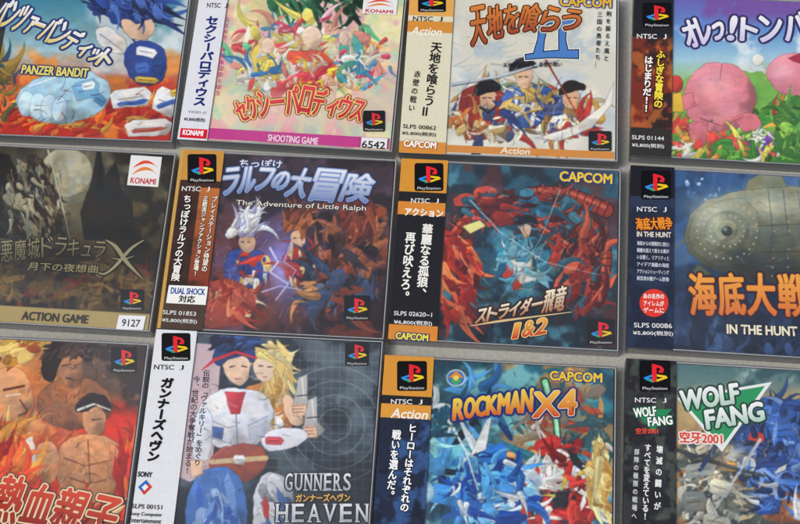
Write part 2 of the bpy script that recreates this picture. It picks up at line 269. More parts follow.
def art24(a):
    a.vgrad([(150,'31568a'),(200,'386296'),(255,'2c5080'),(300,'1e3458'),(365,'16264a')])
    a.clouds('5a88b8',36,.5,1,.55); a.clouds('182c4c',26,.5,2,.53)
    for i in range(9): a.line([(700+i*16,165),(672+i*19,345)],5,'7f9fc4',9,.10)
    a.poly([(740,204),(748,180),(762,173),(782,175),(794,202)],'7f846c',line='2b2d26',shade=.6); a.line([(764,176),(760,158)],2.2,'8c907a',1.4); a.line([(774,176),(774,164)],1.5,'8c907a',1); a.line([(748,190),(786,188)],1,'3c4034')
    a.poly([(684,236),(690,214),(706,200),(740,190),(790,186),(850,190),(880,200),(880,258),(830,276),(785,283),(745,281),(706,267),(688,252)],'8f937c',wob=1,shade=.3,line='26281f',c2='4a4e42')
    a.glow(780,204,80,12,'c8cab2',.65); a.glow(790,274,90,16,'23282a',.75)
    a.poly([(688,236),(696,212),(720,200),(745,198),(758,212),(760,240),(748,264),(716,266),(696,254)],'a0a48c',wob=1,shade=.25,line='33352b',c2='5c6052')
    a.glow(716,214,20,12,'dcdec8',.7); a.glow(744,258,18,14,'2c3230',.6)
    a.blob(727,231,22,20,'8b8f78',shade=.5,wob=.02,line='3a3c30'); a.glow(720,224,9,8,'d8dac4',.7); a.blob(726,230,12,11,'a8ac92',shade=.5,wob=.02,line='3c3c30'); a.blob(727,231,5.5,5,'3c4a44',wob=.02,line='22241e'); a.glow(725,229,2,2,'c8d8d0',.8)
    for r,n in ((17,18),(30,26)):
        for i in range(n): t=i/n*6.283; a.blob(727+r*math.cos(t),231+r*.92*math.sin(t),.9,.9,'c8cab4',wob=0,shade=0)
    for i in range(7): 
        x=768+i*15; a.line([(x,190),(x+5,232),(x-1,280)],.9,'3c3e32',.8,.6)
        for j in range(10): a.blob(x+4+2*math.sin(j*.35),195+j*9,.75,.75,'b4b69e',wob=0,shade=0)
    a.line([(760,226),(880,220)],1,'3c3e32',1,.6); a.line([(760,252),(880,250)],1,'2c2e28',1,.6); a.poly([(770,236),(792,234),(796,246),(774,250)],'5f634f',line='33352b'); a.poly([(806,206),(826,204),(828,218),(808,220)],'aaae94',line='33352b')
    a.poly([(698,264),(686,282),(712,274)],'5a5e4c',line='26281f'); a.poly([(778,280),(800,298),(814,278)],'484c40',line='26281f'); a.line([(684,240),(674,248),(668,244)],2.2,'6b6f5a',1)
    a.strokes(770,236,84,40,60,12,.8,['3a3c30','d8dac4','6a5a40'],rot=5,amt=.35)
    a.detail(770,234,110,70,13,.7)
    a.shards(700,190,20,12,8,3,['a8c4d8','80a4c4'],line=None,kind='blob',asp=1); a.clouds('101a30',20,.8,8,.5,box=(670,286,880,360)); a.shards(770,352,90,10,30,9,['101c34','22365a','2c4670'],line='0c1424')
def art31(a):
    a.vgrad([(330,'d09458'),(380,'d07a3c'),(430,'b8502c'),(524,'a83a1f'),(600,'802818')])
    a.clouds('f4bc70',36,.7,1,.52,box=(-60,330,60,440)); a.clouds('d82a18',26,.9,2,.48,box=(40,400,150,620)); a.box((70,330,170,400),'54443e',16,.85); a.clouds('2c2422',22,.8,3,.47,box=(60,330,160,410))
    a.poly([(34,410),(42,388),(58,378),(84,376),(106,386),(116,414),(86,432),(50,426)],'9c6240',wob=2,line='180e0c',shade=.6); a.poly([(56,362),(66,352),(82,356),(86,374),(76,390),(60,384)],'b07850',wob=1.5,line='2a1410',shade=.5)
    a.poly([(40,378),(44,352),(60,340),(84,340),(96,354),(88,366),(80,356),(66,354),(58,364),(54,384)],'241a1a',wob=2); a.shards(66,350,22,10,22,10,['2a1c1a','4c3028','1a1010'],line='100808',rot=-50)
    for q in (((62,366),(72,364)),((74,366),(80,364)),((66,378),(76,380))): a.line(q,1.4,'2a1410',.6)
    a.poly([(-20,376),(6,364),(28,374),(36,404),(28,430),(0,440),(-20,440)],'dc9c68',wob=2,line='4a2010',shade=.5); a.shards(8,350,30,14,34,12,['e0b040','f8d070','c08020','a84a1c'],rot=-40,line='5a2c10'); a.line([(4,390),(24,386)],2.4,'5a2412'); a.line([(6,396),(20,394)],1.4,'f4ecdc'); a.line([(20,400),(28,412),(18,416)],1.3,'5a2412'); a.line([(8,424),(22,422)],1.5,'5a2412'); a.shards(0,434,26,12,18,12,['e89a38','f0c070','c05020'],line='4a2010')
    a.poly([(82,412),(92,404),(106,410),(107,428),(96,440),(84,432)],'cc9064',wob=1.5,line='2c140c',shade=.5); a.poly([(74,412),(80,396),(98,392),(112,402),(110,414),(98,406),(82,414)],'2a2022',wob=2); a.line([(78,410),(94,404),(110,410)],2.6,'ece4d4',1.6); a.line([(92,420),(102,419)],1.2,'2c140c',.6)
    a.poly([(58,446),(76,434),(108,434),(128,454),(122,484),(108,504),(72,502),(54,480)],'c88858',wob=2,line='3a180c',shade=.6); a.poly([(34,446),(52,438),(62,462),(52,488),(34,476)],'d89868',wob=2,line='3a180c',shade=.6); a.poly([(110,442),(128,454),(124,488),(108,476)],'bc7850',wob=2,line='3a180c',shade=.6)
    a.line([(88,440),(90,482)],1.2,'6a3018',.8); a.line([(64,458),(86,466),(112,460)],1.2,'6a3018',.8); a.line([(70,478),(88,484),(106,480)],1.2,'6a3018',.8)
    a.strokes(88,466,34,30,40,14,1.1,['8a4c28','e8b080','6a3820'],rot=70,amt=.5); a.strokes(68,404,32,20,24,12,1.1,['5a3018','c08858','3a1c10'],rot=60,amt=.5)
    a.poly([(16,438),(32,430),(40,470),(22,480)],'ece4d8',wob=1.5,line='3a1c14')
    a.shards(-10,470,40,42,40,15,['e84820','f88030','b02010','f8a840'],line='4a140c',rot=-60); a.shards(132,484,16,46,34,15,['e83018','f86828','a81810'],line='4a100c',rot=-70); a.shards(60,516,90,12,34,14,['d83820','f07a38','f0b888','902014'],line='3a100c',rot=-50)
    a.detail(50,430,110,100,15,.9); a.strokes(20,450,80,80,60,18,.9,['3c0c0a','f8c078','f84820'],rot=-60); a.strokes(100,360,40,24,30,12,.9,['120a0a','c89070'])
def art32(a):
    a.vgrad([(330,'4c5660'),(400,'3e4c5a'),(460,'2c3a48'),(560,'1c242e')])
    a.clouds('8494a0',40,.4,1,.55); a.clouds('1a2028',26,.7,2,.53)
    for r in (16,30,44,58): 
        ps=[(335+r*math.cos(t/16*math.pi),425+r*math.sin(t/16*math.pi)) for t in range(33)]; a.line(ps,.9,'9fb0b0',.9,.6)
    for i in range(14): a.line([(300+i*8,345),(296+i*8.4,530)],.6,'8fa2a2',.6,.5)
    for i in range(20): a.line([(260,350+i*9),(385,354+i*9)],.6,'8fa2a2',.6,.5)
    a.poly([(194,343),(222,345),(216,420),(212,470),(190,482),(172,474)],'cdb4ba',shade=.08)
    a.poly([(240,390),(254,382),(276,386),(292,402),(294,426),(280,442),(250,440)],'d08040',wob=2,line='301810',shade=.5); a.shards(272,414,18,18,14,12,['e09048','f0e8e0','a85428','f0c8a8'],line='2c1810')
    a.shards(276,374,14,26,26,14,['e8c070','f4d890','c89848'],line='6a481c',rot=80); a.poly([(252,360),(262,352),(275,358),(276,374),(265,386),(254,376)],'f4d6bc',wob=1.5,line='7a5040',shade=.2); a.poly([(246,372),(248,352),(262,342),(280,348),(286,366),(280,384),(276,364),(264,354),(254,362)],'f0d080',wob=1.6,line='6a481c'); a.shards(266,350,18,7,16,9,['f0d080','f8e4a8','c89848'],line='6a481c',rot=30)
    a.line([(259,366),(263,366)],1.2,'3a2018',.8); a.line([(268,367),(272,367)],1.2,'3a2018',.8); a.line([(263,377),(267,377)],1,'b05048',.6)
    a.poly([(280,398),(290,392),(306,416),(300,428),(286,420)],'f0c8a8',wob=1.5,line='4a2818',shade=.3)
    a.poly([(204,400),(222,388),(256,388),(276,404),(268,440),(234,454),(206,444),(192,420)],'e8e8ee',wob=2,line='26283a',shade=.35)
    a.poly([(224,392),(246,392),(240,414),(231,414)],'c8323c',wob=.8,line='5a1820'); a.line([(236,414),(238,450)],1,'70748c'); a.line([(206,418),(228,428),(236,426)],1,'9094a8'); a.line([(248,426),(268,416)],1,'9094a8'); a.line([(210,438),(232,444)],1,'9094a8'); a.poly([(208,426),(224,428),(222,440),(210,437)],'4c70b4',wob=.5,line='26283a'); a.poly([(248,428),(264,424),(264,436),(250,440)],'c8ccd8',wob=.5,line='60647a'); a.glow(214,404,12,9,'ffffff',.6); a.glow(262,432,14,14,'9ca4bc',.4)
    a.poly([(222,360),(234,352),(250,358),(250,376),(239,388),(226,378)],'f2ceb0',wob=1.5,line='7a5040',shade=.2); a.poly([(212,362),(216,346),(232,336),(250,340),(258,354),(252,366),(246,356),(230,358),(222,368)],'26407c',wob=1.6,line='080c18'); a.shards(232,343,22,8,24,10,['1f3468','3356a0','101a38'],line='080c18',rot=-30); a.line([(214,360),(236,352),(256,358)],3.6,'d02c3c',2.4); a.line([(212,362),(202,370)],3,'d02c3c',1)
    a.line([(230,367),(235,366)],1.3,'2a1818',.8); a.line([(242,366),(247,367)],1.3,'2a1818',.8); a.line([(235,379),(242,379)],1,'a04840',.6)
    a.poly([(216,448),(240,444),(262,444),(270,464),(250,484),(222,482),(206,468)],'a04c3c',wob=2,line='200e10',shade=.5); a.line([(212,462),(240,460),(266,458)],5,'d8b888'); a.plates([(239,460,14,12,0,'ece8e4')],'200e10')
    a.poly([(198,472),(225,464),(248,482),(246,560),(190,560),(184,500)],'4470b4',wob=2,line='101c34',shade=.5); a.shards(216,516,22,30,16,16,['6c98d8','3458a8','90b0e0','4470b4'],line='101c34',rot=80); a.poly([(252,482),(276,468),(296,490),(292,560),(252,560)],'ccd0d8',wob=2,line='26283a',shade=.5); a.shards(274,514,16,28,12,15,['e8e8ee','a8b0bc','4c74b8','c8323c'],line='1c2434',rot=70)
    a.poly([(194,412),(212,406),(214,446),(202,468),(188,452)],'e0e2ec',wob=1.5,line='26283a',shade=.4); a.poly([(190,460),(203,460),(204,475),(191,478)],'f0c8a8',wob=1.2,line='4a2818')
    for (x,y) in ((302,398),(312,420)):
        a.poly([(x-10,y+12),(x-4,y-20),(x+5,y-24),(x+6,y+2),(x+14,y+10),(x+8,y+16),(x-4,y+18)],'bcbab8',wob=.6,line='26242a',shade=.4)
        a.poly([(x-10,y+6),(x+4,y+6),(x+6,y+18),(x-8,y+18)],'f0c8a8',wob=1,line='4a2818'); a.line([(x,y-20),(x+2,y)],1.4,'f4f0e8',1); a.line([(x-5,y-2),(x+6,y-3)],1,'26242a')
        for q in range(3): a.line([(x-9,y+8+q*3.2),(x+2,y+7.5+q*3.2)],.8,'8a5038',.6)
    a.poly([(262,430),(300,426),(312,438),(290,450),(262,452)],'e4e4ec',wob=1.2,line='26283a',shade=.4); a.plates([(274,441,20,10,0,'c8444a')],'2c1014')
    a.detail(245,440,60,100,13,.6); a.strokes(240,450,46,80,30,11,.7,['14141e','2a3a60','ffffff']); a.strokes(330,420,40,60,14,14,.7,['a8b4b0','202830'])
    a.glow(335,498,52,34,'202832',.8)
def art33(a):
    a.vgrad([(350,'1e5468'),(400,'2c8498'),(450,'3fa8b8'),(524,'2a6488'),(600,'203c5c')])
    a.clouds('98dcdc',32,.7,1,.53); a.clouds('16303e',28,.7,2,.55); a.clouds('c88848',24,.7,3,.56,box=(500,360,640,470))
    a.shards(470,450,44,70,36,16,['2c6cb0','4c9cd8','1c4484','98d4e8','1c2840'],line='081020'); a.shards(565,440,48,72,50,15,['8a7a68','b84c34','3a5a60','d09858','2a6a78','e0d8c8'],line='101014')
    a.line([(545,382),(556,420),(562,480),(558,524)],9,'1c2c20',4); a.line([(545,382),(556,420),(562,480),(558,524)],6,'8ceca8',2.5); a.line([(546,384),(557,424),(562,476)],2,'e8ffec',1)
    a.shards(560,490,42,46,54,14,['b82a2a','8a1c1c','e8e4dc','d84038','3a3a44','c03030'],line='140a0c')
    a.plates([(548,446,30,20,-20,'c83430'),(562,456,18,12,30,'f0f0ec'),(540,476,26,22,-12,'d84038'),(582,474,24,20,14,'e8e8e4'),(562,500,28,20,-4,'2c2c34'),(588,510,24,24,-14,'a82020'),(548,520,28,16,0,'c83430')],'140a0c',.9)
    a.shards(565,490,36,40,22,11,['d84038','f0ece4','e8c850','2c2c34','8a1c1c'],line='140a0c')
    a.shards(598,474,10,34,24,14,['f0cc78','f8e8a4','c89848'],line='4a3414',rot=80)
    a.shards(490,490,46,46,54,14,['2c68bc','1c4498','8cd0f8','4ca0ec','dcecf8'],line='081430')
    a.plates([(492,454,34,20,-18,'2f74c8'),(512,470,20,18,24,'5cb0ec'),(498,494,30,22,-6,'4ca0ec'),(476,510,28,20,16,'2c5cac'),(508,518,30,18,-4,'1c4498'),(448,496,40,24,10,'3c94e0')],'081430',.9)
    a.shards(490,490,42,36,24,11,['5cb0ec','1c4498','ecf4fc','2c68bc','8cd0f8'],line='081430')
    a.blob(423,492,12,12,'7cc4e8',line='081430',wob=.05); a.glow(422,492,9,9,'ffffff',1)
    a.poly([(470,456),(486,420),(492,416),(486,450)],'eef4f6',line='203040'); a.line([(448,418),(466,452),(478,490)],3,'e0f0f4',1)
    a.shards(430,424,18,26,18,13,['2c8ca4','98e0e8','ecf8f4','1c5068'],line='0c1c28')
    a.detail(510,460,110,80,14,.8); a.strokes(510,450,100,90,70,14,.8,['0a1018','ecf8fc','205078','d84838'])
    a.glow(515,402,70,14,'20485c',.6)
    a.blob(456,378,9.5,8.5,'f0f0f0',wob=.02,shade=0); a.blob(456,378,8.4,7.4,'2c70c0',wob=.02,shade=0); a.poly([(448,378),(456,370.6),(464,378)],'e88a30',shade=0); a.poly([(449,380),(463,380),(456,385.5)],'48a860',shade=0); a.blob(456,378,3,2.6,'f4e060',wob=.02,shade=0)
def art34(a):
    a.vgrad([(355,'3a6a70'),(400,'7c9088'),(440,'b88c5c'),(490,'a05a34'),(560,'4a2c28')])
    a.clouds('d8b070',34,.7,1,.53,box=(670,390,860,530)); a.clouds('204450',30,.7,2,.54); a.clouds('e0e8e0',20,.6,3,.58,box=(740,365,870,430))
    a.shards(740,474,70,44,50,15,['6a7068','9c9c8c','48525c','b8ac8c','c07034','3a3c44'],line='101214')
    a.poly([(736,410),(768,396),(800,400),(840,408),(850,470),(800,490),(750,478),(740,440)],'3058a0',wob=3,line='0a1228',shade=.4)
    a.shards(785,450,50,54,56,12,['3f6cc0','284888','7ca0dc','1a2c58'],line='0a1228')
    a.plates([(760,412,30,14,-15,'4878c8'),(794,406,26,12,8,'2c4c94'),(784,430,34,16,-8,'3c68b8'),(756,438,18,16,20,'c83c2c'),(808,448,30,18,-20,'5c88d0'),(772,462,40,14,-5,'28427c'),(748,466,16,22,12,'d8dce0'),(790,486,44,16,6,'4474c4'),(768,506,28,22,-10,'2c4c94'),(804,512,24,26,14,'c8ccd4'),(820,424,20,16,30,'d8b048')],'0a1020')
    a.shards(785,470,46,50,26,10,['7ca0dc','1a2c58','d8dce0','4878c8'],line='0a1228')
    a.shards(706,494,28,36,40,13,['b0b0a4','6c7068','d8d4c0','48484c'],line='141416')
    a.plates([(700,470,36,18,-12,'9a9e94'),(720,488,26,20,15,'c8c4b0'),(694,502,28,26,-6,'7c8078'),(716,522,32,18,10,'b0b0a4'),(704,448,22,12,-25,'d0ccb8'),(732,466,14,14,0,'c08838')],'141416')
    a.line([(690,455),(740,470),(764,476)],5,'3c4048',3); a.line([(756,420),(716,446),(700,470)],6,'28406c',4); a.line([(760,440),(716,508)],3.4,'b8c0c8',2); a.glow(735,455,12,9,'f8e0a0',.7)
    a.detail(750,460,100,80,13,.9); a.strokes(750,460,75,70,80,13,.8,['0c0f18','d8e4f4','f0c070'])
ARTS={'11':art11,'12':art12,'13':art13,'14':art14,'21':art21,'22':art22,'23':art23,'24':art24,'31':art31,'32':art32,'33':art33,'34':art34}
# ------------------------------------------------------------------ spine cards
OBIW={'12':19.5,'13':30,'14':26,'22':28.5,'23':30,'24':27.5,'32':25.5,'33':30,'34':30}
OR='d68a34'
def obi12(a): a.fill('e2e2e8')
def obi13(a): a.fill('ded8bc'); a.band(-5,21,'e0a44e'); a.band(25,34,'d58c34'); a.band(116,130,OR)
def obi14(a):
    a.fill('2c1c1c'); a.clouds('7a2a1c',20,.9,1,.45); a.band(-5,36,'17161c'); a.clouds('c86a2c',14,.7,2,.58,box=(625,40,690,150)); a.band(104,130,'2a2624')
def obi22(a):
    a.fill('3a2018'); a.band(-5,22,'c88c3c')
    m=(a.V>22)&(a.V<100); t=np.clip((a.V-22)/78,0,1)[:,None]
    col=C('c07030')*(1-t)+C('7a2c1c')*t; mm=m&(a.U>15.5)&(a.V>27); a.I[mm]=col[mm]
    a.clouds('1a1414',18,.6,3,.5,box=(140,200,200,300)); m=(a.U<2.2); a.I[m]=C('c89a4a'); a.band(100,130,'47342a',2.2)
def obi23(a): a.fill('15151a'); a.band(-5,24,'d6902e'); a.band(31,40,'d8862e'); a.band(115,130,'d8862e')
def obi24(a): a.fill('1a2236'); a.clouds('2c3c5c',20,.5,1,.5); a.band(-5,22,'0f1018')
def obi32(a): a.fill('e2e3e6')
def obi33(a):
    a.fill('1a2848'); a.clouds('34609c',22,.7,2,.5); a.clouds('0e1220',16,.8,4,.5); a.band(-5,26,'d6902e'); a.band(26,31.5,'14141a'); a.band(31.5,40,'dd9634')
def obi34(a): a.fill('1c1c22'); a.clouds('3a3c40',22,.6,1,.52); a.clouds('5c6a58',12,.5,2,.6)
OBIS={'12':obi12,'13':obi13,'14':obi14,'22':obi22,'23':obi23,'24':obi24,'32':obi32,'33':obi33,'34':obi34}
# ------------------------------------------------------------------ writing (collected first, converted in one pass)
W=[]
def T(k,sh,part,s,A,B,h,fill,out=None,ow=0,bold=0.0,shear=0): W.append((k,sh,part,'h',s,A,B,h,fill,out,ow,bold,shear))
def V(k,sh,part,s,A,B,w,fill,out=None,ow=0,bold=0.0): W.append((k,sh,part,'v',s,A,B,w,fill,out,ow,bold,0))
def R(k,sh,part,u0,v0,u1,v1,c): W.append((k,sh,part,'r',None,(u0,v0),(u1,v1),0,c,None,0,0,0))
def P(k,sh,part,pts,c): W.append((k,sh,part,'p',None,pts,None,0,c,None,0,0,0))
def BR(k,sh,part,pts,ws,c):
    n=15; t=np.linspace(0,1,len(pts)); tt=np.linspace(0,1,n); X=np.interp(tt,t,[p[0] for p in pts]); Y=np.interp(tt,t,[p[1] for p in pts]); Wd=np.interp(tt,np.linspace(0,1,len(ws)),ws)/2
    for _ in range(3): X[1:-1]=(X[:-2]+2*X[1:-1]+X[2:])/4; Y[1:-1]=(Y[:-2]+2*Y[1:-1]+Y[2:])/4
    dx=np.gradient(X); dy=np.gradient(Y); L=np.hypot(dx,dy); nx,ny=-dy/L,dx/L
    P(k,sh,part,list(zip(X+nx*Wd,Y+ny*Wd))+list(zip((X-nx*Wd)[::-1],(Y-ny*Wd)[::-1])),c)
def ARC(k,sh,part,s,pts,hs,fill,outs,bold=.8,shear=0):
    n=len(s); px=[p[0] for p in pts]; py=[p[1] for p in pts]; ts=np.linspace(0,1,len(pts))
    xs=np.interp(np.linspace(0,1,n+1),ts,px); ys=np.interp(np.linspace(0,1,n+1),ts,py); hh=np.interp(np.linspace(0,1,n),np.linspace(0,1,len(hs)),hs)
    for oc,ow in sorted(outs,key=lambda q:-q[1]):
        for i,ch in enumerate(s): _ch(k,sh,part,ch,xs,ys,hh,i,oc,oc,ow,bold,shear)
    for i,ch in enumerate(s): _ch(k,sh,part,ch,xs,ys,hh,i,fill,None,0,bold,shear)
def _ch(k,sh,part,ch,xs,ys,hh,i,fill,oc,ow,bold,shear):
    g=.06; x0,x1,y0,y1=xs[i],xs[i+1],ys[i],ys[i+1]; h=hh[i]
    if ch in 'ー': h=h*.12
    if ch in 'ッャュョァィっ': h=h*.66; g=.14; y0+=hh[i]*.14; y1+=hh[i]*.14
    if ch=='!': g=.32
    if ch=='1': g=.3
    T(k,sh,part,ch,(x0+(x1-x0)*g,y0+(y1-y0)*g),(x1-(x1-x0)*g,y1-(y1-y0)*g),h,fill,oc,ow,bold,shear)
def konami(k,pts):
    Q=np.array(pts,float); f=lambda u,v: tuple((1-v)*((1-u)*Q[0]+u*Q[1])+v*((1-u)*Q[3]+u*Q[2]))
    n='publisher_logo'; P(k,'c',n,[f(0,0),f(1,0),f(1,1),f(0,1)],'f6f4f2')
    for o_,c in ((0,'e8502c'),(.22,'f08a2c')):
        up=[(.12+.76*t,.40+o_-.30*math.sin(t*math.pi*.9)*(1-.25*t)) for t in np.linspace(0,1,9)]; dn=[(.12+.76*t,.42+o_-.14*math.sin(t*math.pi*.9)-.06*t) for t in np.linspace(1,0,9)]
        P(k,'c',n,[f(*p) for p in up+dn],c)
    T(k,'c',n,'KONAMI',f(.1,.83),f(.9,.83),(Q[3][1]-Q[0][1])*.19,'d0142c',bold=.4)
WH='e6e6e6';BK='121216'
def logo(k,sh,x,y,w,h,text=True,bg='08080c',tc='e0e0e0'):
    f=lambda u,v:(x-w/2+u*w, y-h/2+v*h)
    n='console_logo'; g=0.86 if text else 1
    rr=[]
    for (cx,cy,a0) in ((.92,.93,0),(.08,.93,90),(.08,.07,180),(.92,.07,270)):
        for q in (0,45,90):
            t=math.radians(a0+q); rr.append((cx+.08*math.cos(t),cy+.07*math.sin(t)))
    if bg: P(k,sh,n,[f(*p) for p in rr],bg)
    def pp(pts,c): P(k,sh,n,[f(.5+(u-.5)*.98,v*g) for u,v in pts],c)
    pp([(.12,.64),(.40,.53),(.40,.61),(.27,.66),(.40,.69),(.40,.78),(.20,.74)],'2f8fe0')
    pp([(.56,.52),(.86,.57),(.92,.66),(.56,.80),(.56,.71),(.76,.645),(.56,.60)],'f0c820')
    pp([(.24,.74),(.40,.70),(.56,.65),(.56,.78),(.40,.83)],'2aa870')
    pp([(.40,.12),(.55,.16),(.55,.82),(.40,.76)],'e82430')
    pp([(.55,.16),(.72,.22),(.80,.34),(.76,.47),(.62,.46),(.62,.38),(.67,.37),(.67,.30),(.55,.26)],'e82430')
    if text: T(k,sh,n,'PlayStation',f(.1,.91),f(.9,.915),h*.12,tc)
def ntsc(k,x,y,w,dark=False):
    c1=BK if not dark else WH
    T(k,'o','region_lettering','NTSC',(x-w/2,y),(x+w*.12,y+.4),4.6,c1,bold=.2); T(k,'o','region_lettering','J',(x+w*.32,y+.5),(x+w*.42,y+.6),4.6,c1,bold=.2)
TL='title_lettering'; PL='print_lettering'; PUB='publisher_logo'; BN='banner_strip'; PR='price_lettering'; SB='subtitle_lettering'
# --- 11
ARC('11','c',TL,'パンツァーバンディット',[(-2,10),(50,28),(112,62)],[27,26,18],('fcfcfc','ecd470'),[('18307c',2.2)],1.5,.05)
T('11','c',SB,'PANZER BANDIT',(22,69),(88,73),8.5,'f4e470','1c2c6c',1.3,.7)
# --- 12
V('12','o',TL,'セクシーパロディウス',(213,16),(199,106),12.5,'1c2870',bold=1.2)
V('12','o',PL,'SEXY PARODIUS',(227,16),(217,96),4.6,'c04080',bold=.3)
ntsc('12',218,5,22); T('12','o',PR,'VX201-J1',(188,112),(206,113),3.2,BK); T('12','o',PR,'¥5,800(税別)',(184,119),(205,120.4),4.2,BK,bold=.2)
R('12','o',PUB,1.2,116.5,19,123.4,'d8102c'); T('12','o',PUB,'KONAMI',(183,132),(203,133.4),5.2,'f8f8f8',bold=.5)
ARC('12','c',TL,'セクシーパロディウス',[(236,113),(262,103),(300,99),(332,104),(364,112)],[20,26,28,26,20],('f04858','c8203c'),[('fbe27a',1.2),('8a1830',2.2)],1.2)
R('12','c',BN,19.6,114.8,119,122.6,'cc3a90'); T('12','c',BN,'SHOOTING GAME',(268,137.6),(318,141.2),6.6,'f8e8f0',bold=.35)
R('12','c',BN,119,114.8,138.8,122.6,'b8347c'); R('12','c','price_sticker',120.5,115,137.5,122.4,'f4f4f6'); T('12','c','price_sticker','6542',(362,144),(385,145.5),7,BK,bold=.5)
logo('12','c',374,121,22,21); konami('12',[(364,-4),(398,-2),(396,15),(362,13)])
# --- 13
logo('13','o',432,2,28,20); ntsc('13',429,18.5,32); T('13','o',BN,'Action',(412,30.5),(442,32),8,'f8f2e0',bold=.5,shear=.2)
V('13','o',TL,'天地を喰らうⅡ',(437,42),(427,117),11,'16141a',bold=.6); V('13','o',PL,'赤壁の戦い',(418,70),(411,112),6.4,'16141a',bold=.25)
T('13','o',PR,'SLPS 00862',(403,126),(436,128),4,BK,bold=.15); T('13','o',PR,'¥5,800(税別)',(402,133),(436,135),4.4,BK,bold=.15); T('13','o',PUB,'CAPCOM',(404,143),(436,145.5),6.4,'fafaf4','b05c18',.6,.6)
for dw,c in ((4.2,'f6f4ec'),(2.2,'14244c'),(0,'4c84cc')):
    q=dw/2
    BR('13','c','numeral_lettering',[(530-q,25),(550,21),(574+q,22)],[5+dw,4+dw,7+dw],c); BR('13','c','numeral_lettering',[(526-q,57),(550,54),(578+q,54)],[4+dw,6+dw,8+dw],c)
    BR('13','c','numeral_lettering',[(544,23),(541,40),(538,55)],[8+dw,6+dw,9+dw],c); BR('13','c','numeral_lettering',[(563,22),(562,40),(564,54)],[7+dw,6+dw,9+dw],c)
ARC('13','c',TL,'天地を喰らう',[(470,27),(520,17),(582,20)],[38,28,28,20],('e88a30','a8401c'),[('3a1410',1.3),('f6e8c8',2.4)],1.3,.2)
T('13','c',SB,'天地を喰らうⅡ　赤壁の戦い',(503,65),(562,64),5,BK,bold=.15)
T('13','c',PUB,'CAPCOM',(560,1),(611,3),9,'f0c01c','1c3480',1.1,.9)
V('13','c',PL,'剣を振るえ風と',(609,10),(606,62),5.2,BK,bold=.2); V('13','c',PL,'三国の勇者たち…',(600,11),(597,68),5.2,BK,bold=.2)
R('13','c',BN,30.6,117.5,138.8,122.6,'dc9038'); T('13','c',BN,'Action',(501,150),(530,151.5),6,'f8ecd8',bold=.5,shear=.2); logo('13','c',600,141,23,20)
# --- 14
logo('14','o',657,15,29,25); ntsc('14',653,36,32,True)
V('14','o',TL,'ふしぎな冒険の',(661,50),(658,108),8.5,'f8e048','3a100c',1,.7); V('14','o',TL,'はじまりだ!!',(649,56),(646,112),8.5,'f8f4ec','3a100c',1,.7)
T('14','o',PR,'SLPS 01144',(632,137),(664,138.5),4,WH,bold=.15); T('14','o',PR,'¥5,800(税別)',(632,145),(664,146.5),4.6,WH,bold=.15)
ARC('14','c',TL,'オレっ!トンバ',[(684,36),(715,26),(750,30),(808,24)],[26,26,22,28],('ffffff','d8d0f0'),[('2a1c60',2.4)],2.2,.1)
# --- 21
konami('21',[(131,155),(162,157),(158,187),(127,185)])
ARC('21','c',TL,'悪魔城ドラキュラ',[(0,252),(54,246),(106,250)],[21,21,19,16,16],('948c68','5e5636'),[('12100a',1.2)],.2)
for dw,c in ((2.6,'12100a'),(0,'9c946e')):
    BR('21','c','ornate_letter',[(106,240),(116,246),(126,262),(142,278)],[1+dw,4+dw,4+dw,1+dw],c); BR('21','c','ornate_letter',[(144,240),(130,248),(118,264),(104,276),(98,272)],[1+dw,3+dw,3+dw,2+dw,1+dw],c); BR('21','c','ornate_letter',[(112,258),(122,260),(134,256)],[.5+dw,1.6+dw,.5+dw],c)
T('21','c',SB,'月下の夜想曲',(28,266),(98,269),8,'9c9060','14110b',1,.15)
T('21','c',BN,'ACTION GAME',(22,315.5),(88,319.5),8.2,'2a2416',bold=.5); logo('21','c',132,300,23,21)
P('21','c','price_sticker',[(119,315),(146,316),(143,330),(116,329)],'f4f4f6'); T('21','c','price_sticker','9127',(122,322.6),(140,323.5),7,'20202c',bold=.4)
# --- 22
logo('22','o',202,168.5,29,29); ntsc('22',197,188.5,30,True)
V('22','o',TL,'ちっぽけラルフの大冒険',(188,195),(175,281),8.2,'f8f4ec','1c100c',.8,.5)
V('22','o',PL,'プレイステーション待望の',(215,196),(204,272),5.6,'f8f0e0','4a140c',.5,.3); V('22','o',PL,'正統派ジャンプアクション登場!',(206,196),(195,276),5,'f8f0e0','4a140c',.5,.3)
T('22','o',PR,'SLPS 01853',(163,312),(196,314),4,WH,bold=.15); T('22','o',PR,'¥5,800(税別)',(162,320),(197,322),4.8,WH,bold=.15)
P('22','o','price_sticker',[(169,285),(208,286.6),(205.5,305),(166,303)],'f6f4ee'); T('22','o','price_sticker','DUAL SHOCK',(171,290.5),(205,292),6,'1c4c9c',bold=.5); T('22','o','price_sticker','対応',(179,298.5),(195,299.5),7,'1c1c28',bold=.5)
T('22','c',SB,'ちっぽけ',(240,163),(282,164),8,'f0f0fa','28386c',1.2,.4)
ARC('22','c',TL,'ラルフの大冒険',[(222,182),(262,178),(300,183),(374,189)],[26,24,18,34,28],('f4f8ff','6c84b8'),[('8ca4d8',1.2),('141c40',2.4)],.8,.22)
T('22','c',SB,'The Adventure of Little Ralph',(236,203),(366,209),6.4,'f4ece0','20141c',.6,.12)
logo('22','c',357,308,26,25)
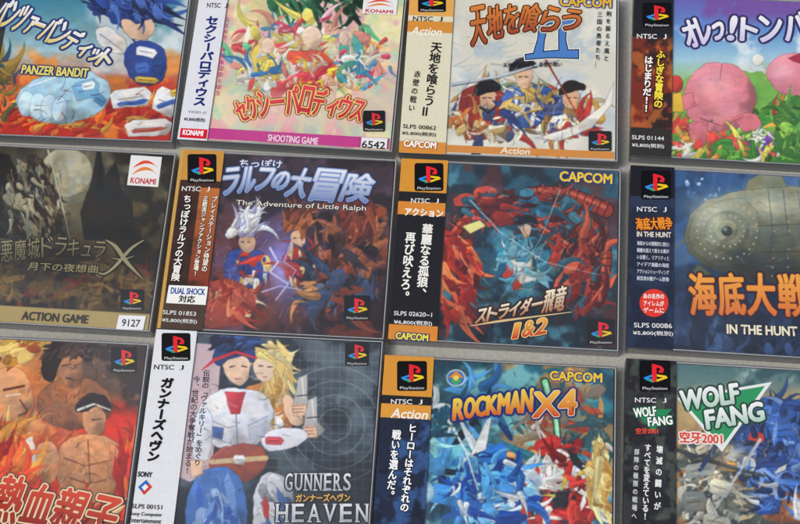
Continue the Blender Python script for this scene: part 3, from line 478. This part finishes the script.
# --- 23
logo('23','o',429,177,29,28); ntsc('23',426,200.5,30,True); T('23','o',BN,'アクション',(405,211.5),(443,213.5),7.4,'f8f4e8',bold=.7)
V('23','o',TL,'華麗なる孤狼、',(428,224),(421,298),10.5,'f4f0e8',bold=.7); V('23','o',TL,'再び吠えろ。',(411,232),(404,302),10,'f4f0e8',bold=.7)
T('23','o',PR,'SLPS 02620~1',(394,313),(432,315),4.2,WH,bold=.15); T('23','o',PR,'¥6,800(税別)',(394,322),(432,324),5,WH,bold=.2); T('23','o',PUB,'CAPCOM',(396,335.5),(428,338),6.5,'f0e840','1c2c7c',1,.6)
ARC('23','c',TL,'ストライダー飛竜',[(476,317),(520,308),(566,297)],[13,13,23],('fff8dc','b07840'),[('6a2418',.8),('1c0a0c',2.0)],.9,.5)
BR('23','c',TL,[(470,326),(500,321),(572,312)],[.6,2.4,.6],'e8c890')
ARC('23','c','numeral_lettering','1&2',[(510,332),(548,325)],[14,15],('f8b848','d03818'),[('f8e0a0',.8),('3a100c',1.6)],1.0,.45)
T('23','c',PUB,'CAPCOM',(560,176),(612,179),9.5,'f8d01c','1c3480',1.1,.9); logo('23','c',601,332,27,26)
# --- 24
logo('24','o',656,185,30,29); ntsc('24',653,209,32,True); T('24','o',TL,'海底大戦争',(636,224),(672,223),12,'f09430','5a1c10',.9,.6); T('24','o',TL,'IN THE HUNT',(637,234),(671,235),5,'f0e8d8',bold=.3)
for i,s in enumerate(['海底からの挑戦状に挑む!','戦艦を超えて新たな幕が','いま開く。リアリティと','アイデア満載の海底','アクションシューティング','新型潜水艦ゲーム登場!']): T('24','o',PL,s,(637,243+i*7),(669,244.5+i*7),4.2,'d8dce8',bold=.12)
P('24','o','round_badge',[(654+14.5*math.cos(t/24*6.283),303+14*math.sin(t/24*6.283)) for t in range(24)],'e03c30')
for i,s in enumerate(['あの名作の','アイレムが','ゲームに']): T('24','o','round_badge',s,(643.5,296+i*7),(664,296.5+i*7),5.2,'f8f0e8',bold=.25)
T('24','o',PR,'SLPS 00086',(634,325),(672,326),4.6,WH,bold=.15); T('24','o',PR,'¥5,800(税別)',(633,333),(673,334),5,WH,bold=.2)
ARC('24','c',TL,'海底大戦争',[(688,294),(760,294),(844,297)],[41],('fcb040','e07428'),[('8a3418',1.0),('0e1630',2.4)],2.0)
T('24','c',SB,'IN THE HUNT',(727,329),(797,331.5),9,'f8eed0','101830',1,.8)
# --- 31
logo('31','c',124,360,26,26); ARC('31','c',TL,'熱血親子',[(-6,497),(54,506),(118,520)],[46,38,40,40],('e04420','981c10'),[('f4dcb0',1.6),('3a0c08',2.5)],2.2,.12)
# --- 32
logo('32','o',176,347,29,28); ntsc('32',170,367,32); V('32','o',TL,'ガンナーズヘヴン',(168,378),(152,462),12,'141418',bold=1.5)
T('32','o',PUB,'SONY',(138,474),(152,475),5,BK,bold=.5); P('32','o',PUB,[(146,480),(152,487),(144,495),(138,487)],'d83c2c'); P('32','o',PUB,[(146,480),(149,483.5),(141.4,491.4),(138,487)],'2c6cc0'); P('32','o',PUB,[(145.4,484),(148.4,487),(144.6,491),(141.6,487.4)],'f0f0f0')
T('32','o',PR,'SLPS 00151',(132,506),(162,507.5),4.4,BK,bold=.15); T('32','o',PR,'Sony Computer',(130,514),(162,515.5),4.6,BK,bold=.15); T('32','o',PR,'Entertainment',(129,520),(161,521.5),4.6,BK,bold=.15)
V('32','c',PL,'伝説の「ヴァルキリー」をめぐり',(207,370),(197,466),6.8,'201c30',bold=.4); V('32','c',PL,'今、世紀の大争奪戦が始まる!',(197,376),(187,474),6.8,'3a1828',bold=.4)
logo('32','c',357,354,24,24)
def serif(word,x0,x1,y,h,k='32'):
    n=len(word); st=(x1-x0)/n
    for dw,c in ((1.1,'14181e'),(0,('eef0f2','a0a8b0'))):
        for i,ch in enumerate(word):
            a_=x0+st*i+st*.14; b_=x0+st*(i+1)-st*.14
            T(k,'c',TL,ch,(a_,y),(b_,y),h,c,('14181e' if dw else None),dw*1.2,.5)
            cc=c if isinstance(c,str) else 'c8ced4'
            feet={'G':[],'U':[(0,-1),(1,-1)],'N':[(0,-1),(0,1),(1,-1)],'E':[(0,-1),(0,1)],'R':[(0,-1),(0,1),(1,1)],'S':[],'H':[(0,-1),(0,1),(1,-1),(1,1)],'A':[(0,1),(1,1)],'V':[(0,-1),(1,-1)]}[ch]
            for u,v in feet:
                xx=a_+(b_-a_)*(.1 if u==0 else .9); yy=y+v*h*.48; P(k,'c',TL,[(xx-2.2-dw,yy-.6-dw),(xx+2.2+dw,yy-.6-dw),(xx+2.2+dw,yy+.6+dw),(xx-2.2-dw,yy+.6+dw)],cc)
serif('GUNNERS',284,352,482,17); serif('HEAVEN',274,370,513,18)
T('32','c',SB,'ガンナーズヘヴン',(296,498),(350,497.5),7.5,'ecb44c','14181e',.9,.5)
# --- 33
logo('33','o',412,376,30,30); ntsc('33',408,401.5,34,True); T('33','o',BN,'Action',(392,413),(428,415),9,'f8f0e0',bold=.6,shear=.2)
V('33','o',TL,'ヒーローはそれぞれの',(413,424),(404,512),8.6,'f8f8f8','0c1020',.8,.6); V('33','o',TL,'戦いを選んだ。',(397,430),(390,500),8.6,'f8f8f8','0c1020',.8,.6)
ARC('33','c',TL,'ROCKMAN',[(453,410),(492,405),(533,400)],[20,18,22],('fcdc50','e06818'),[('142c78',2.4)],2.4,.2)
T('33','c',TL,'X4',(534,405),(576,402),24,'142c78','142c78',2.6,2.2,.15); T('33','c',TL,'X4',(534,405),(576,402),24,('fcc848','d84c18'),'f0d8b0',.8,2.2,.15)
T('33','c',PUB,'CAPCOM',(550,375.5),(602,378),9,'f8d01c','1c3480',1.0,.9)
# --- 34
logo('34','o',655,376,31,31); ntsc('34',652,400,34,True); P('34','o',TL,[(634,410),(672,409),(653,432)],'2a8a58')
T('34','o',TL,'WOLF',(634,413),(656,411),9,'f8f8f8','1c5c3c',1.1,.7); T('34','o',TL,'FANG',(648,422),(672,420),8.5,'f8f8f8','1c5c3c',1.1,.7); T('34','o',TL,'空牙2001',(636,431),(658,431),5.5,'f0503c',bold=.35)
V('34','o',PL,'壊滅の闘いが',(660,444),(657,512),6.4,'f0f0ec',bold=.4); V('34','o',PL,'すべてを変えている!',(648,444),(645,520),6.4,'f0f0ec',bold=.4); V('34','o',PL,'部隊の極限の戦場へ',(637,448),(634,520),5,'d8d8d4',bold=.2)
P('34','c',TL,[(677,398),(772,382),(722,452)],'f0f4f0'); P('34','c',TL,[(682,400),(765,386),(722,446)],'1f9a5c')
T('34','c',TL,'WOLF',(681,401),(738,393),19,('ffffff','b8d8c8'),'0f3c28',2.0,2.2,.1); T('34','c',TL,'FANG',(706,420),(763,411),18,('ffffff','b8d8c8'),'0f3c28',2.0,2.2,.1); T('34','c',SB,'空牙2001',(680,437),(722,439),11,'e84c34','f8f4ec',1.3,.9)

def srcs():
    S=set()
    for w in W:
        if w[3]=='h': S.add(w[4])
        elif w[3]=='v':
            for ch in w[4]: S.add(ch)
    return S
scn=bpy.context.scene; col=scn.collection
GL={}
tmp=[]
for i,s in enumerate(sorted(srcs())):
    if s.strip()=='' : continue
    cu=bpy.data.curves.new('w','FONT'); cu.body=s; cu.size=1; cu.resolution_u=3; cu.fill_mode='FRONT'
    o=bpy.data.objects.new('w',cu); col.objects.link(o); tmp.append((s,o,cu))
bpy.context.view_layer.update(); dg=bpy.context.evaluated_depsgraph_get()
for s,o,cu in tmp:
    ev=o.evaluated_get(dg); me=ev.to_mesh(); n=len(me.vertices); v=np.empty(n*3); me.vertices.foreach_get('co',v); v=v.reshape(-1,3)[:,:2]
    nl=len(me.loops); li=np.empty(nl,int); me.loops.foreach_get('vertex_index',li)
    npl=len(me.polygons); lt=np.empty(npl,int); me.polygons.foreach_get('loop_total',lt)
    GL[s]=(v.copy(),li,lt); ev.to_mesh_clear()
for s,o,cu in tmp: bpy.data.objects.remove(o); bpy.data.curves.remove(cu)

class Mesher:
    def __init__(s): s.v=[];s.l=[];s.t=[];s.c=[];s.n=0
    def add(s,P3,li,lt,c,ty=None):
        if isinstance(c,tuple) and ty is not None:
            c0,c1=lin(C(c[0])),lin(C(c[1])); cc=c0[None,:]*ty[:,None]+c1[None,:]*(1-ty[:,None])
        else: cc=np.repeat(lin(C(c[0] if isinstance(c,tuple) else c))[None,:],len(P3),0)
        s.v.append(P3); s.l.append(np.asarray(li)+s.n); s.t.append(np.asarray(lt)); s.c.append(cc); s.n+=len(P3)
    def mesh(s,name,mat):
        me=bpy.data.meshes.new(name); v=np.concatenate(s.v)*MM; l=np.concatenate(s.l); t=np.concatenate(s.t)
        me.vertices.add(len(v)); me.vertices.foreach_set('co',v.ravel().astype(np.float32)); me.loops.add(len(l)); me.loops.foreach_set('vertex_index',l.astype(np.int32))
        me.polygons.add(len(t)); me.polygons.foreach_set('loop_start',np.concatenate([[0],np.cumsum(t)[:-1]]).astype(np.int32)); me.update(calc_edges=True)
        ca=me.color_attributes.new('print','FLOAT_COLOR','POINT'); c=np.concatenate(s.c); ca.data.foreach_set('color',np.concatenate([c,np.ones((len(c),1))],1).ravel().astype(np.float32))
        me.materials.append(mat); me.validate(); return me
# ------------------------------------------------------------------ materials
def newmat(n):
    m=bpy.data.materials.new(n); m.use_nodes=True; nt=m.node_tree; return m,nt,nt.nodes['Principled BSDF'],nt.nodes['Material Output']
def printmat(n,rough,spec):
    m,nt,b,o=newmat(n); a=nt.nodes.new('ShaderNodeVertexColor'); a.layer_name='print'
    tc=nt.nodes.new('ShaderNodeTexCoord'); ns=nt.nodes.new('ShaderNodeTexNoise'); ns.inputs['Scale'].default_value=900; ns.inputs['Detail'].default_value=2; nt.links.new(tc.outputs['Object'],ns.inputs['Vector'])
    mr=nt.nodes.new('ShaderNodeMapRange'); mr.inputs['To Min'].default_value=.94; mr.inputs['To Max'].default_value=1.06; nt.links.new(ns.outputs['Fac'],mr.inputs['Value'])
    mx=nt.nodes.new('ShaderNodeVectorMath'); mx.operation='SCALE'; nt.links.new(a.outputs['Color'],mx.inputs[0]); nt.links.new(mr.outputs['Result'],mx.inputs['Scale']); nt.links.new(mx.outputs[0],b.inputs['Base Color'])
    b.inputs['Roughness'].default_value=rough; b.inputs['Specular IOR Level'].default_value=spec; return m
M_print=printmat('printed_paper',.5,.1); M_card=printmat('coated_card',.3,.4)
M_ink,nt,b,o=newmat('printing_ink'); a=nt.nodes.new('ShaderNodeVertexColor'); a.layer_name='print'; nt.links.new(a.outputs['Color'],b.inputs['Base Color']); b.inputs['Roughness'].default_value=.4; b.inputs['Specular IOR Level'].default_value=.2
M_tray,nt,b,o=newmat('dark_tray_plastic'); b.inputs['Base Color'].default_value=(.022,.022,.025,1); b.inputs['Roughness'].default_value=.35
def clear(n,tint,body,bodycol,f0,r0,r1):
    m,nt,b,o=newmat(n); nt.nodes.remove(b)
    ge=nt.nodes.new('ShaderNodeNewGeometry'); dt=nt.nodes.new('ShaderNodeVectorMath'); dt.operation='DOT_PRODUCT'; nt.links.new(ge.outputs['Incoming'],dt.inputs[0]); nt.links.new(ge.outputs['Normal'],dt.inputs[1])
    def mth(op,x,y=None):
        q=nt.nodes.new('ShaderNodeMath'); q.operation=op
        for i,vv in enumerate((x,y)):
            if vv is None: continue
            if isinstance(vv,(int,float)): q.inputs[i].default_value=vv
            else: nt.links.new(vv,q.inputs[i])
        return q.outputs[0]
    sch=mth('ADD',mth('MULTIPLY',mth('POWER',mth('SUBTRACT',1.0,mth('ABSOLUTE',dt.outputs['Value'])),5.0),1-f0),f0)
    tr=nt.nodes.new('ShaderNodeBsdfTransparent'); tr.inputs[0].default_value=tint
    df=nt.nodes.new('ShaderNodeBsdfDiffuse'); df.inputs[0].default_value=bodycol
    m1=nt.nodes.new('ShaderNodeMixShader'); m1.inputs[0].default_value=body; nt.links.new(tr.outputs[0],m1.inputs[1]); nt.links.new(df.outputs[0],m1.inputs[2])
    gl=nt.nodes.new('ShaderNodeBsdfAnisotropic'); gl.inputs['Color'].default_value=(.95,.95,.95,1)
    tc=nt.nodes.new('ShaderNodeTexCoord'); n1=nt.nodes.new('ShaderNodeTexNoise'); n1.inputs['Scale'].default_value=45; n1.inputs['Detail'].default_value=6; nt.links.new(tc.outputs['Object'],n1.inputs['Vector'])
    mr=nt.nodes.new('ShaderNodeMapRange'); mr.inputs['From Min'].default_value=.35; mr.inputs['From Max'].default_value=.7; mr.inputs['To Min'].default_value=r0; mr.inputs['To Max'].default_value=r1; nt.links.new(n1.outputs['Fac'],mr.inputs['Value']); nt.links.new(mr.outputs['Result'],gl.inputs['Roughness'])
    n2=nt.nodes.new('ShaderNodeTexNoise'); n2.inputs['Scale'].default_value=10; n2.inputs['Detail'].default_value=1; nt.links.new(tc.outputs['Object'],n2.inputs['Vector']); bp=nt.nodes.new('ShaderNodeBump'); bp.inputs['Strength'].default_value=.35; bp.inputs['Distance'].default_value=.006; nt.links.new(n2.outputs['Fac'],bp.inputs['Height']); nt.links.new(bp.outputs[0],gl.inputs['Normal'])
    m2=nt.nodes.new('ShaderNodeMixShader'); nt.links.new(sch,m2.inputs[0]); nt.links.new(m1.outputs[0],m2.inputs[1]); nt.links.new(gl.outputs[0],m2.inputs[2]); nt.links.new(m2.outputs[0],o.inputs['Surface'])
    return m
M_lid=clear('clear_case_plastic',(.985,.985,.985,1),.006,(.6,.62,.65,1),.062,.02,.12)
M_edge=clear('case_plastic_edge',(.8,.82,.84,1),.38,(.34,.35,.365,1),.14,.03,.12)
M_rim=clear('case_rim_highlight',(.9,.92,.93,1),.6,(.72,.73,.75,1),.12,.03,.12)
M_gr,nt,b,o=newmat('table_cloth'); tc=nt.nodes.new('ShaderNodeTexCoord'); n1=nt.nodes.new('ShaderNodeTexNoise'); n1.inputs['Scale'].default_value=450; n1.inputs['Detail'].default_value=6; nt.links.new(tc.outputs['Object'],n1.inputs['Vector'])
n2=nt.nodes.new('ShaderNodeTexNoise'); n2.inputs['Scale'].default_value=6; nt.links.new(tc.outputs['Object'],n2.inputs['Vector'])
cr=nt.nodes.new('ShaderNodeValToRGB'); cr.color_ramp.elements[0].color=(.34,.33,.29,1); cr.color_ramp.elements[1].color=(.56,.55,.50,1); cr.color_ramp.elements[0].position=.3; cr.color_ramp.elements[1].position=.7
mm=nt.nodes.new('ShaderNodeMath'); mm.operation='ADD'; m3=nt.nodes.new('ShaderNodeMath'); m3.operation='MULTIPLY'; m3.inputs[1].default_value=.5; nt.links.new(n1.outputs['Fac'],mm.inputs[0]); nt.links.new(n2.outputs['Fac'],mm.inputs[1]); nt.links.new(mm.outputs[0],m3.inputs[0]); nt.links.new(m3.outputs[0],cr.inputs[0]); nt.links.new(cr.outputs[0],b.inputs['Base Color'])
b.inputs['Roughness'].default_value=.9; bp=nt.nodes.new('ShaderNodeBump'); bp.inputs['Strength'].default_value=.4; bp.inputs['Distance'].default_value=.0005; nt.links.new(n1.outputs['Fac'],bp.inputs['Height']); nt.links.new(bp.outputs[0],b.inputs['Normal'])
# ------------------------------------------------------------------ case plastic meshes (case-centred, mm)
import bmesh
def box_bm(bm,x0,y0,z0,x1,y1,z1,mi=0,bottom=True):
    vs=[bm.verts.new((x,y,z)) for z in (z0,z1) for x,y in ((x0,y0),(x1,y0),(x1,y1),(x0,y1))]
    fs=[(4,5,6,7),(0,1,5,4),(1,2,6,5),(2,3,7,6),(3,0,4,7)]+([(3,2,1,0)] if bottom else [])
    for f in fs:
        F=bm.faces.new([vs[i] for i in f]); F.material_index=mi
def bm2mesh(bm,name,mats):
    for v in bm.verts: v.co*=MM
    me=bpy.data.meshes.new(name); bm.to_mesh(me); bm.free()
    for m in mats: me.materials.append(m)
    return me
hw,hh=CW/2,CH/2
bm=bmesh.new(); box_bm(bm,-hw+1.4,-hh+1.4,0.0,hw-1.4,hh-1.4,8.3)
bmesh.ops.bevel(bm,geom=bm.edges[:],offset=.5,segments=2,affect='EDGES')
me_tray=bm2mesh(bm,'tray',[M_tray])
bm=bmesh.new(); box_bm(bm,-hw+2.4,-hh+4,8.3,-hw+12.6,hh-4,8.7)
for i in range(46): box_bm(bm,-hw+3,-hh+6+i*2.5,8.7,-hw+12,-hh+7.2+i*2.5,9.3)
me_rib=bm2mesh(bm,'hinge_ribs',[M_tray])
bm=bmesh.new(); box_bm(bm,-hw,-hh,1.6,hw,hh,CT,0,False)
te=[e for e in bm.edges if (e.verts[0].co.z>CT-.1 or e.verts[1].co.z>CT-.1)]
bmesh.ops.bevel(bm,geom=te,offset=.7,segments=3,affect='EDGES'); bm.normal_update()
for f in bm.faces:
    if f.normal.z<.98: f.material_index=1
me_lid=bm2mesh(bm,'clear_lid',[M_lid,M_edge])
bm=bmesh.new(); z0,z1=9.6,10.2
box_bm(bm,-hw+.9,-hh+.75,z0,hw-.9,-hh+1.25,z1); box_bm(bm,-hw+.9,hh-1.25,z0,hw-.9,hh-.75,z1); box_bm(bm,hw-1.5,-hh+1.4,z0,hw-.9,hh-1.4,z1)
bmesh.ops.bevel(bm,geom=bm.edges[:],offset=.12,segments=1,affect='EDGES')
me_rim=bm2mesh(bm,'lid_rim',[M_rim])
bm=bmesh.new(); box_bm(bm,-hw+.15,-hh+.15,0,hw-.15,hh-.15,1.5); bmesh.ops.bevel(bm,geom=bm.edges[:],offset=.3,segments=1,affect='EDGES')
me_back=bm2mesh(bm,'back_shell',[M_edge])

def gridmesh(name,us,vs,posfn,colors,mat):
    nu,nv=len(us),len(vs); U,Vv=np.meshgrid(us,vs); Pz=posfn(U,Vv).reshape(-1,3)*MM
    i=np.arange(nu*nv).reshape(nv,nu); q=np.stack([i[1:,:-1],i[1:,1:],i[:-1,1:],i[:-1,:-1]],-1).reshape(-1)
    me=bpy.data.meshes.new(name); me.vertices.add(nu*nv); me.vertices.foreach_set('co',Pz.ravel().astype(np.float32)); me.loops.add(len(q)); me.loops.foreach_set('vertex_index',q.astype(np.int32))
    me.polygons.add(len(q)//4); me.polygons.foreach_set('loop_start',(np.arange(len(q)//4)*4).astype(np.int32)); me.update(calc_edges=True)
    ca=me.color_attributes.new('print','FLOAT_COLOR','POINT'); c=lin(colors); ca.data.foreach_set('color',np.concatenate([c,np.ones((len(c),1))],1).ravel().astype(np.float32))
    me.materials.append(mat); return me
def l3(U,Vv,z): return np.stack([U-hw,hh-Vv,np.zeros_like(U)+z],-1)

DESC={'11':"game case with red and blue cartoon style cover",'12':"pastel pink yellow game case with white spine card",'13':"white game case with warrior painting and orange banner",
'14':"green purple game case with pink shapes on cover",'21':"dark brown gothic game case with pale moon",'22':"burgundy game case with blue-white title lettering",
'23':"teal game case with red mechanical swirls on cover",'24':"navy blue game case with grey submarine on cover",'31':"orange and red game case with muscular figures",
'32':"dark grey game case with white-suited figure on cover",'33':"turquoise game case with blue and red armour",'34':"rust and blue game case with green triangle logo"}
A=GRID_A; RA=Rz(A); SHIFT=np.array([0,-430,0])
def part(name,me,parent,loc=None):
    o=bpy.data.objects.new(name,me); col.objects.link(o); o.parent=parent
    return o
for k in CASEP:
    x0,y0,th=CASEP[k]; c,s=math.cos(th),math.sin(th)
    ctr=np.array([x0+c*hw+s*hh, y0+s*hw-c*hh,0]); w=RA@ctr+SHIFT
    e=bpy.data.objects.new('game_case',None); e.empty_display_size=.02; col.objects.link(e); e.location=w*MM; e.rotation_euler=(0,0,th+A)
    e['label']=DESC[k]; e['category']='game case'; e['group']='video game cases laid out in rows on a table'
    part('back_shell',me_back,e); tr=part('tray',me_tray,e); part('hinge_rib',me_rib,tr); lid=part('clear_lid',me_lid,e); part('lid_rim',me_rim,lid)
    us=np.linspace(17.0,139.6,350); vs=np.linspace(1.7,123.3,346); U,Vv=np.meshgrid(us,vs)
    a=Art(k,U,Vv,ZC); ARTS[k](a); a.finish()
    me=gridmesh('cover_booklet',us,vs,lambda U,Vv:l3(U,Vv,ZC),a.I,M_print); cov=part('cover_booklet',me,e)
    sheets={'c':(cov,ZC)}
    if k in OBIW:
        wd=OBIW[k]; s1=np.concatenate([np.linspace(-10.0,-.8,5),np.linspace(-.4,wd,int(wd/.42))]); vs=np.linspace(.3,124.7,300); U,Vv=np.meshgrid(s1,vs)
        a=Art(k,np.maximum(U,0),Vv,ZO); OBIS[k](a); a.finish(1.02,0,.03)
        def pf(U,Vv):
            X=np.where(U<-.5,-.35,np.maximum(U,-.1)); Z=np.where(U<-.5,ZO+.0+U,ZO); return np.stack([X-hw,hh-Vv,Z],-1)
        me=gridmesh('spine_card',s1,vs,pf,a.I,M_card); ob=part('spine_card',me,e); sheets['o']=(ob,ZO)
    groups={}
    cnt={'c':0,'o':0}; tot={q:sum(1 for w_ in W if w_[0]==k and w_[1]==q) for q in 'co'}
    for (kk,sh,pn,kind,s_,Aa,Bb,h,fill,out,ow,bold,shear) in W:
        if kk!=k: continue
        cnt[sh]+=1; dzs=min(.02,.8/max(1,tot[sh])); z=sheets[sh][1]+dzs*cnt[sh]; G=groups.setdefault((sh,pn),Mesher())
        if kind=='r':
            (u0,v0),(u1,v1)=Aa,Bb; P2=np.array([(u0,v1),(u1,v1),(u1,v0),(u0,v0)]); G.add(l3(P2[:,0],P2[:,1],z),[0,1,2,3],[4],fill); continue
        if kind=='p':
            P2=np.array([sheet2loc(k,x,y,z) for x,y in Aa]); ar=np.sum(P2[:,0]*np.roll(P2[:,1],-1)-np.roll(P2[:,0],-1)*P2[:,1])
            if ar>0: P2=P2[::-1]
            G.add(l3(P2[:,0],P2[:,1],z),list(range(len(P2))),[len(P2)],fill); continue
        a0=sheet2loc(k,*Aa,z); b0=sheet2loc(k,*Bb,z); d=b0-a0; L=np.linalg.norm(d); e1=d/L
        mmx=np.linalg.norm(sheet2loc(k,Aa[0]+1,Aa[1],z)-a0); mmy=np.linalg.norm(sheet2loc(k,Aa[0],Aa[1]-1,z)-a0)
        if kind=='h':
            if s_ not in GL: continue
            v,li,lt=GL[s_]; lo=v.min(0); hi=v.max(0); q=(v-lo)/(hi-lo+1e-9)-np.array([0,.5]); H=h*mmy
            e2=np.array([e1[1],-e1[0]])
            base=a0[None,:]+q[:,0:1]*L*e1[None,:]+q[:,1:2]*H*(e2+shear*e1)[None,:]
            items=[(base,li,lt,q[:,1]+.5)]
        else:
            chars=list(s_); n=len(chars); step=L/n; wm=h*mmx; items=[]; ex=np.array([-e1[1],e1[0]]); ex=ex if ex[0]>0 else -ex
            for i,ch in enumerate(chars):
                if ch not in GL: continue
                v,li,lt=GL[ch]; q=v-np.array([.5,.37])
                if ord(ch)<128: mid=(v.min(0)+v.max(0))/2; q=v-np.array([mid[0],.37]); q=q*1.1
                if ch in 'ー～…~「」': q=np.stack([q[:,1],-q[:,0]],1)
                if ch in '、。': q=q+np.array([.55,.5])
                if ch in 'ッャュョァィっゃゅょ': q=q+np.array([.1,.1])
                cc=a0+e1*step*(i+.5)
                items.append((cc[None,:]+q[:,0:1]*wm*1.05*ex[None,:]-q[:,1:2]*min(step*1.05,wm*1.3)*e1[None,:],li,lt,None))
        jit=[]
        if out is not None:
            r=(ow+bold*.5)*mmx
            jit+=[(r*math.cos(t*math.pi/6),r*math.sin(t*math.pi/6),out,dzs*(-.55+.035*t)) for t in range(12)]
        if bold>0:
            r=bold*.5*mmx; jit+=[(r*dx,r*dy,fill,dzs*.03*i) for i,(dx,dy) in enumerate([(-.7,-.7),(.7,-.7),(-.7,.7),(.7,.7),(0,-1),(0,1),(-1,0),(1,0)])]
        else: jit+=[(0,0,fill,0)]
        for dx,dy,cc_,dz in jit:
            for base,li,lt,ty in items:
                G.add(l3(base[:,0]+dx,base[:,1]+dy,z+dz),li,lt,cc_,ty)
    for (sh,pn),G in groups.items(): part(pn,G.mesh(pn,M_ink),sheets[sh][0])
# ------------------------------------------------------------------ table
bm=bmesh.new(); bmesh.ops.create_grid(bm,x_segments=4,y_segments=4,size=900); 
for v in bm.verts: v.co.z=-.02
g=bpy.data.objects.new('ground',bm2mesh(bm,'ground',[M_gr])); col.objects.link(g); g['kind']='structure'
# ------------------------------------------------------------------ camera
from mathutils import Matrix, Vector
cd=bpy.data.cameras.new('camera'); cd.sensor_width=36; cd.lens=36*FPX/800; cd.clip_start=.01; cd.clip_end=50
cam=bpy.data.objects.new('camera',cd); col.objects.link(cam); Rm=RA@RC; p=(RA@CAMPOS+SHIFT)*MM
M4=Matrix([[*Rm[0],p[0]],[*Rm[1],p[1]],[*Rm[2],p[2]],[0,0,0,1]]); cam.matrix_world=M4; scn.camera=cam
# ------------------------------------------------------------------ daylight
SE,SA=math.radians(52),math.radians(-115)
w=bpy.data.worlds.new('World'); scn.world=w; w.use_nodes=True; nt=w.node_tree; bg=nt.nodes['Background']
sky=nt.nodes.new('ShaderNodeTexSky'); sky.sky_type='NISHITA'; sky.sun_disc=False; sky.sun_elevation=SE; sky.sun_rotation=SA; sky.air_density=1.2; sky.dust_density=3
hs=nt.nodes.new('ShaderNodeHueSaturation'); hs.inputs['Saturation'].default_value=.4; nt.links.new(sky.outputs[0],hs.inputs['Color'])
tc=nt.nodes.new('ShaderNodeTexCoord'); n1=nt.nodes.new('ShaderNodeTexNoise'); n1.inputs['Scale'].default_value=4.0; n1.inputs['Detail'].default_value=5; nt.links.new(tc.outputs['Generated'],n1.inputs['Vector'])
mr=nt.nodes.new('ShaderNodeMapRange'); mr.inputs['From Min'].default_value=.38; mr.inputs['From Max'].default_value=.62; mr.inputs['To Min'].default_value=.35; mr.inputs['To Max'].default_value=2.0; nt.links.new(n1.outputs['Fac'],mr.inputs['Value'])
vm=nt.nodes.new('ShaderNodeVectorMath'); vm.operation='SCALE'; nt.links.new(hs.outputs[0],vm.inputs[0]); nt.links.new(mr.outputs['Result'],vm.inputs['Scale']); nt.links.new(vm.outputs[0],bg.inputs[0]); bg.inputs[1].default_value=.11
sd=bpy.data.lights.new('sun','SUN'); sd.energy=1.4; sd.angle=math.radians(12); sd.color=(1,.965,.91); so=bpy.data.objects.new('sun',sd); col.objects.link(so)
dv=Vector((math.sin(SA)*math.cos(SE),math.cos(SA)*math.cos(SE),math.sin(SE))); so.rotation_euler=dv.to_track_quat('Z','Y').to_euler()
scn.view_settings.view_transform='Standard'; scn.view_settings.look='None'; scn.view_settings.exposure=0
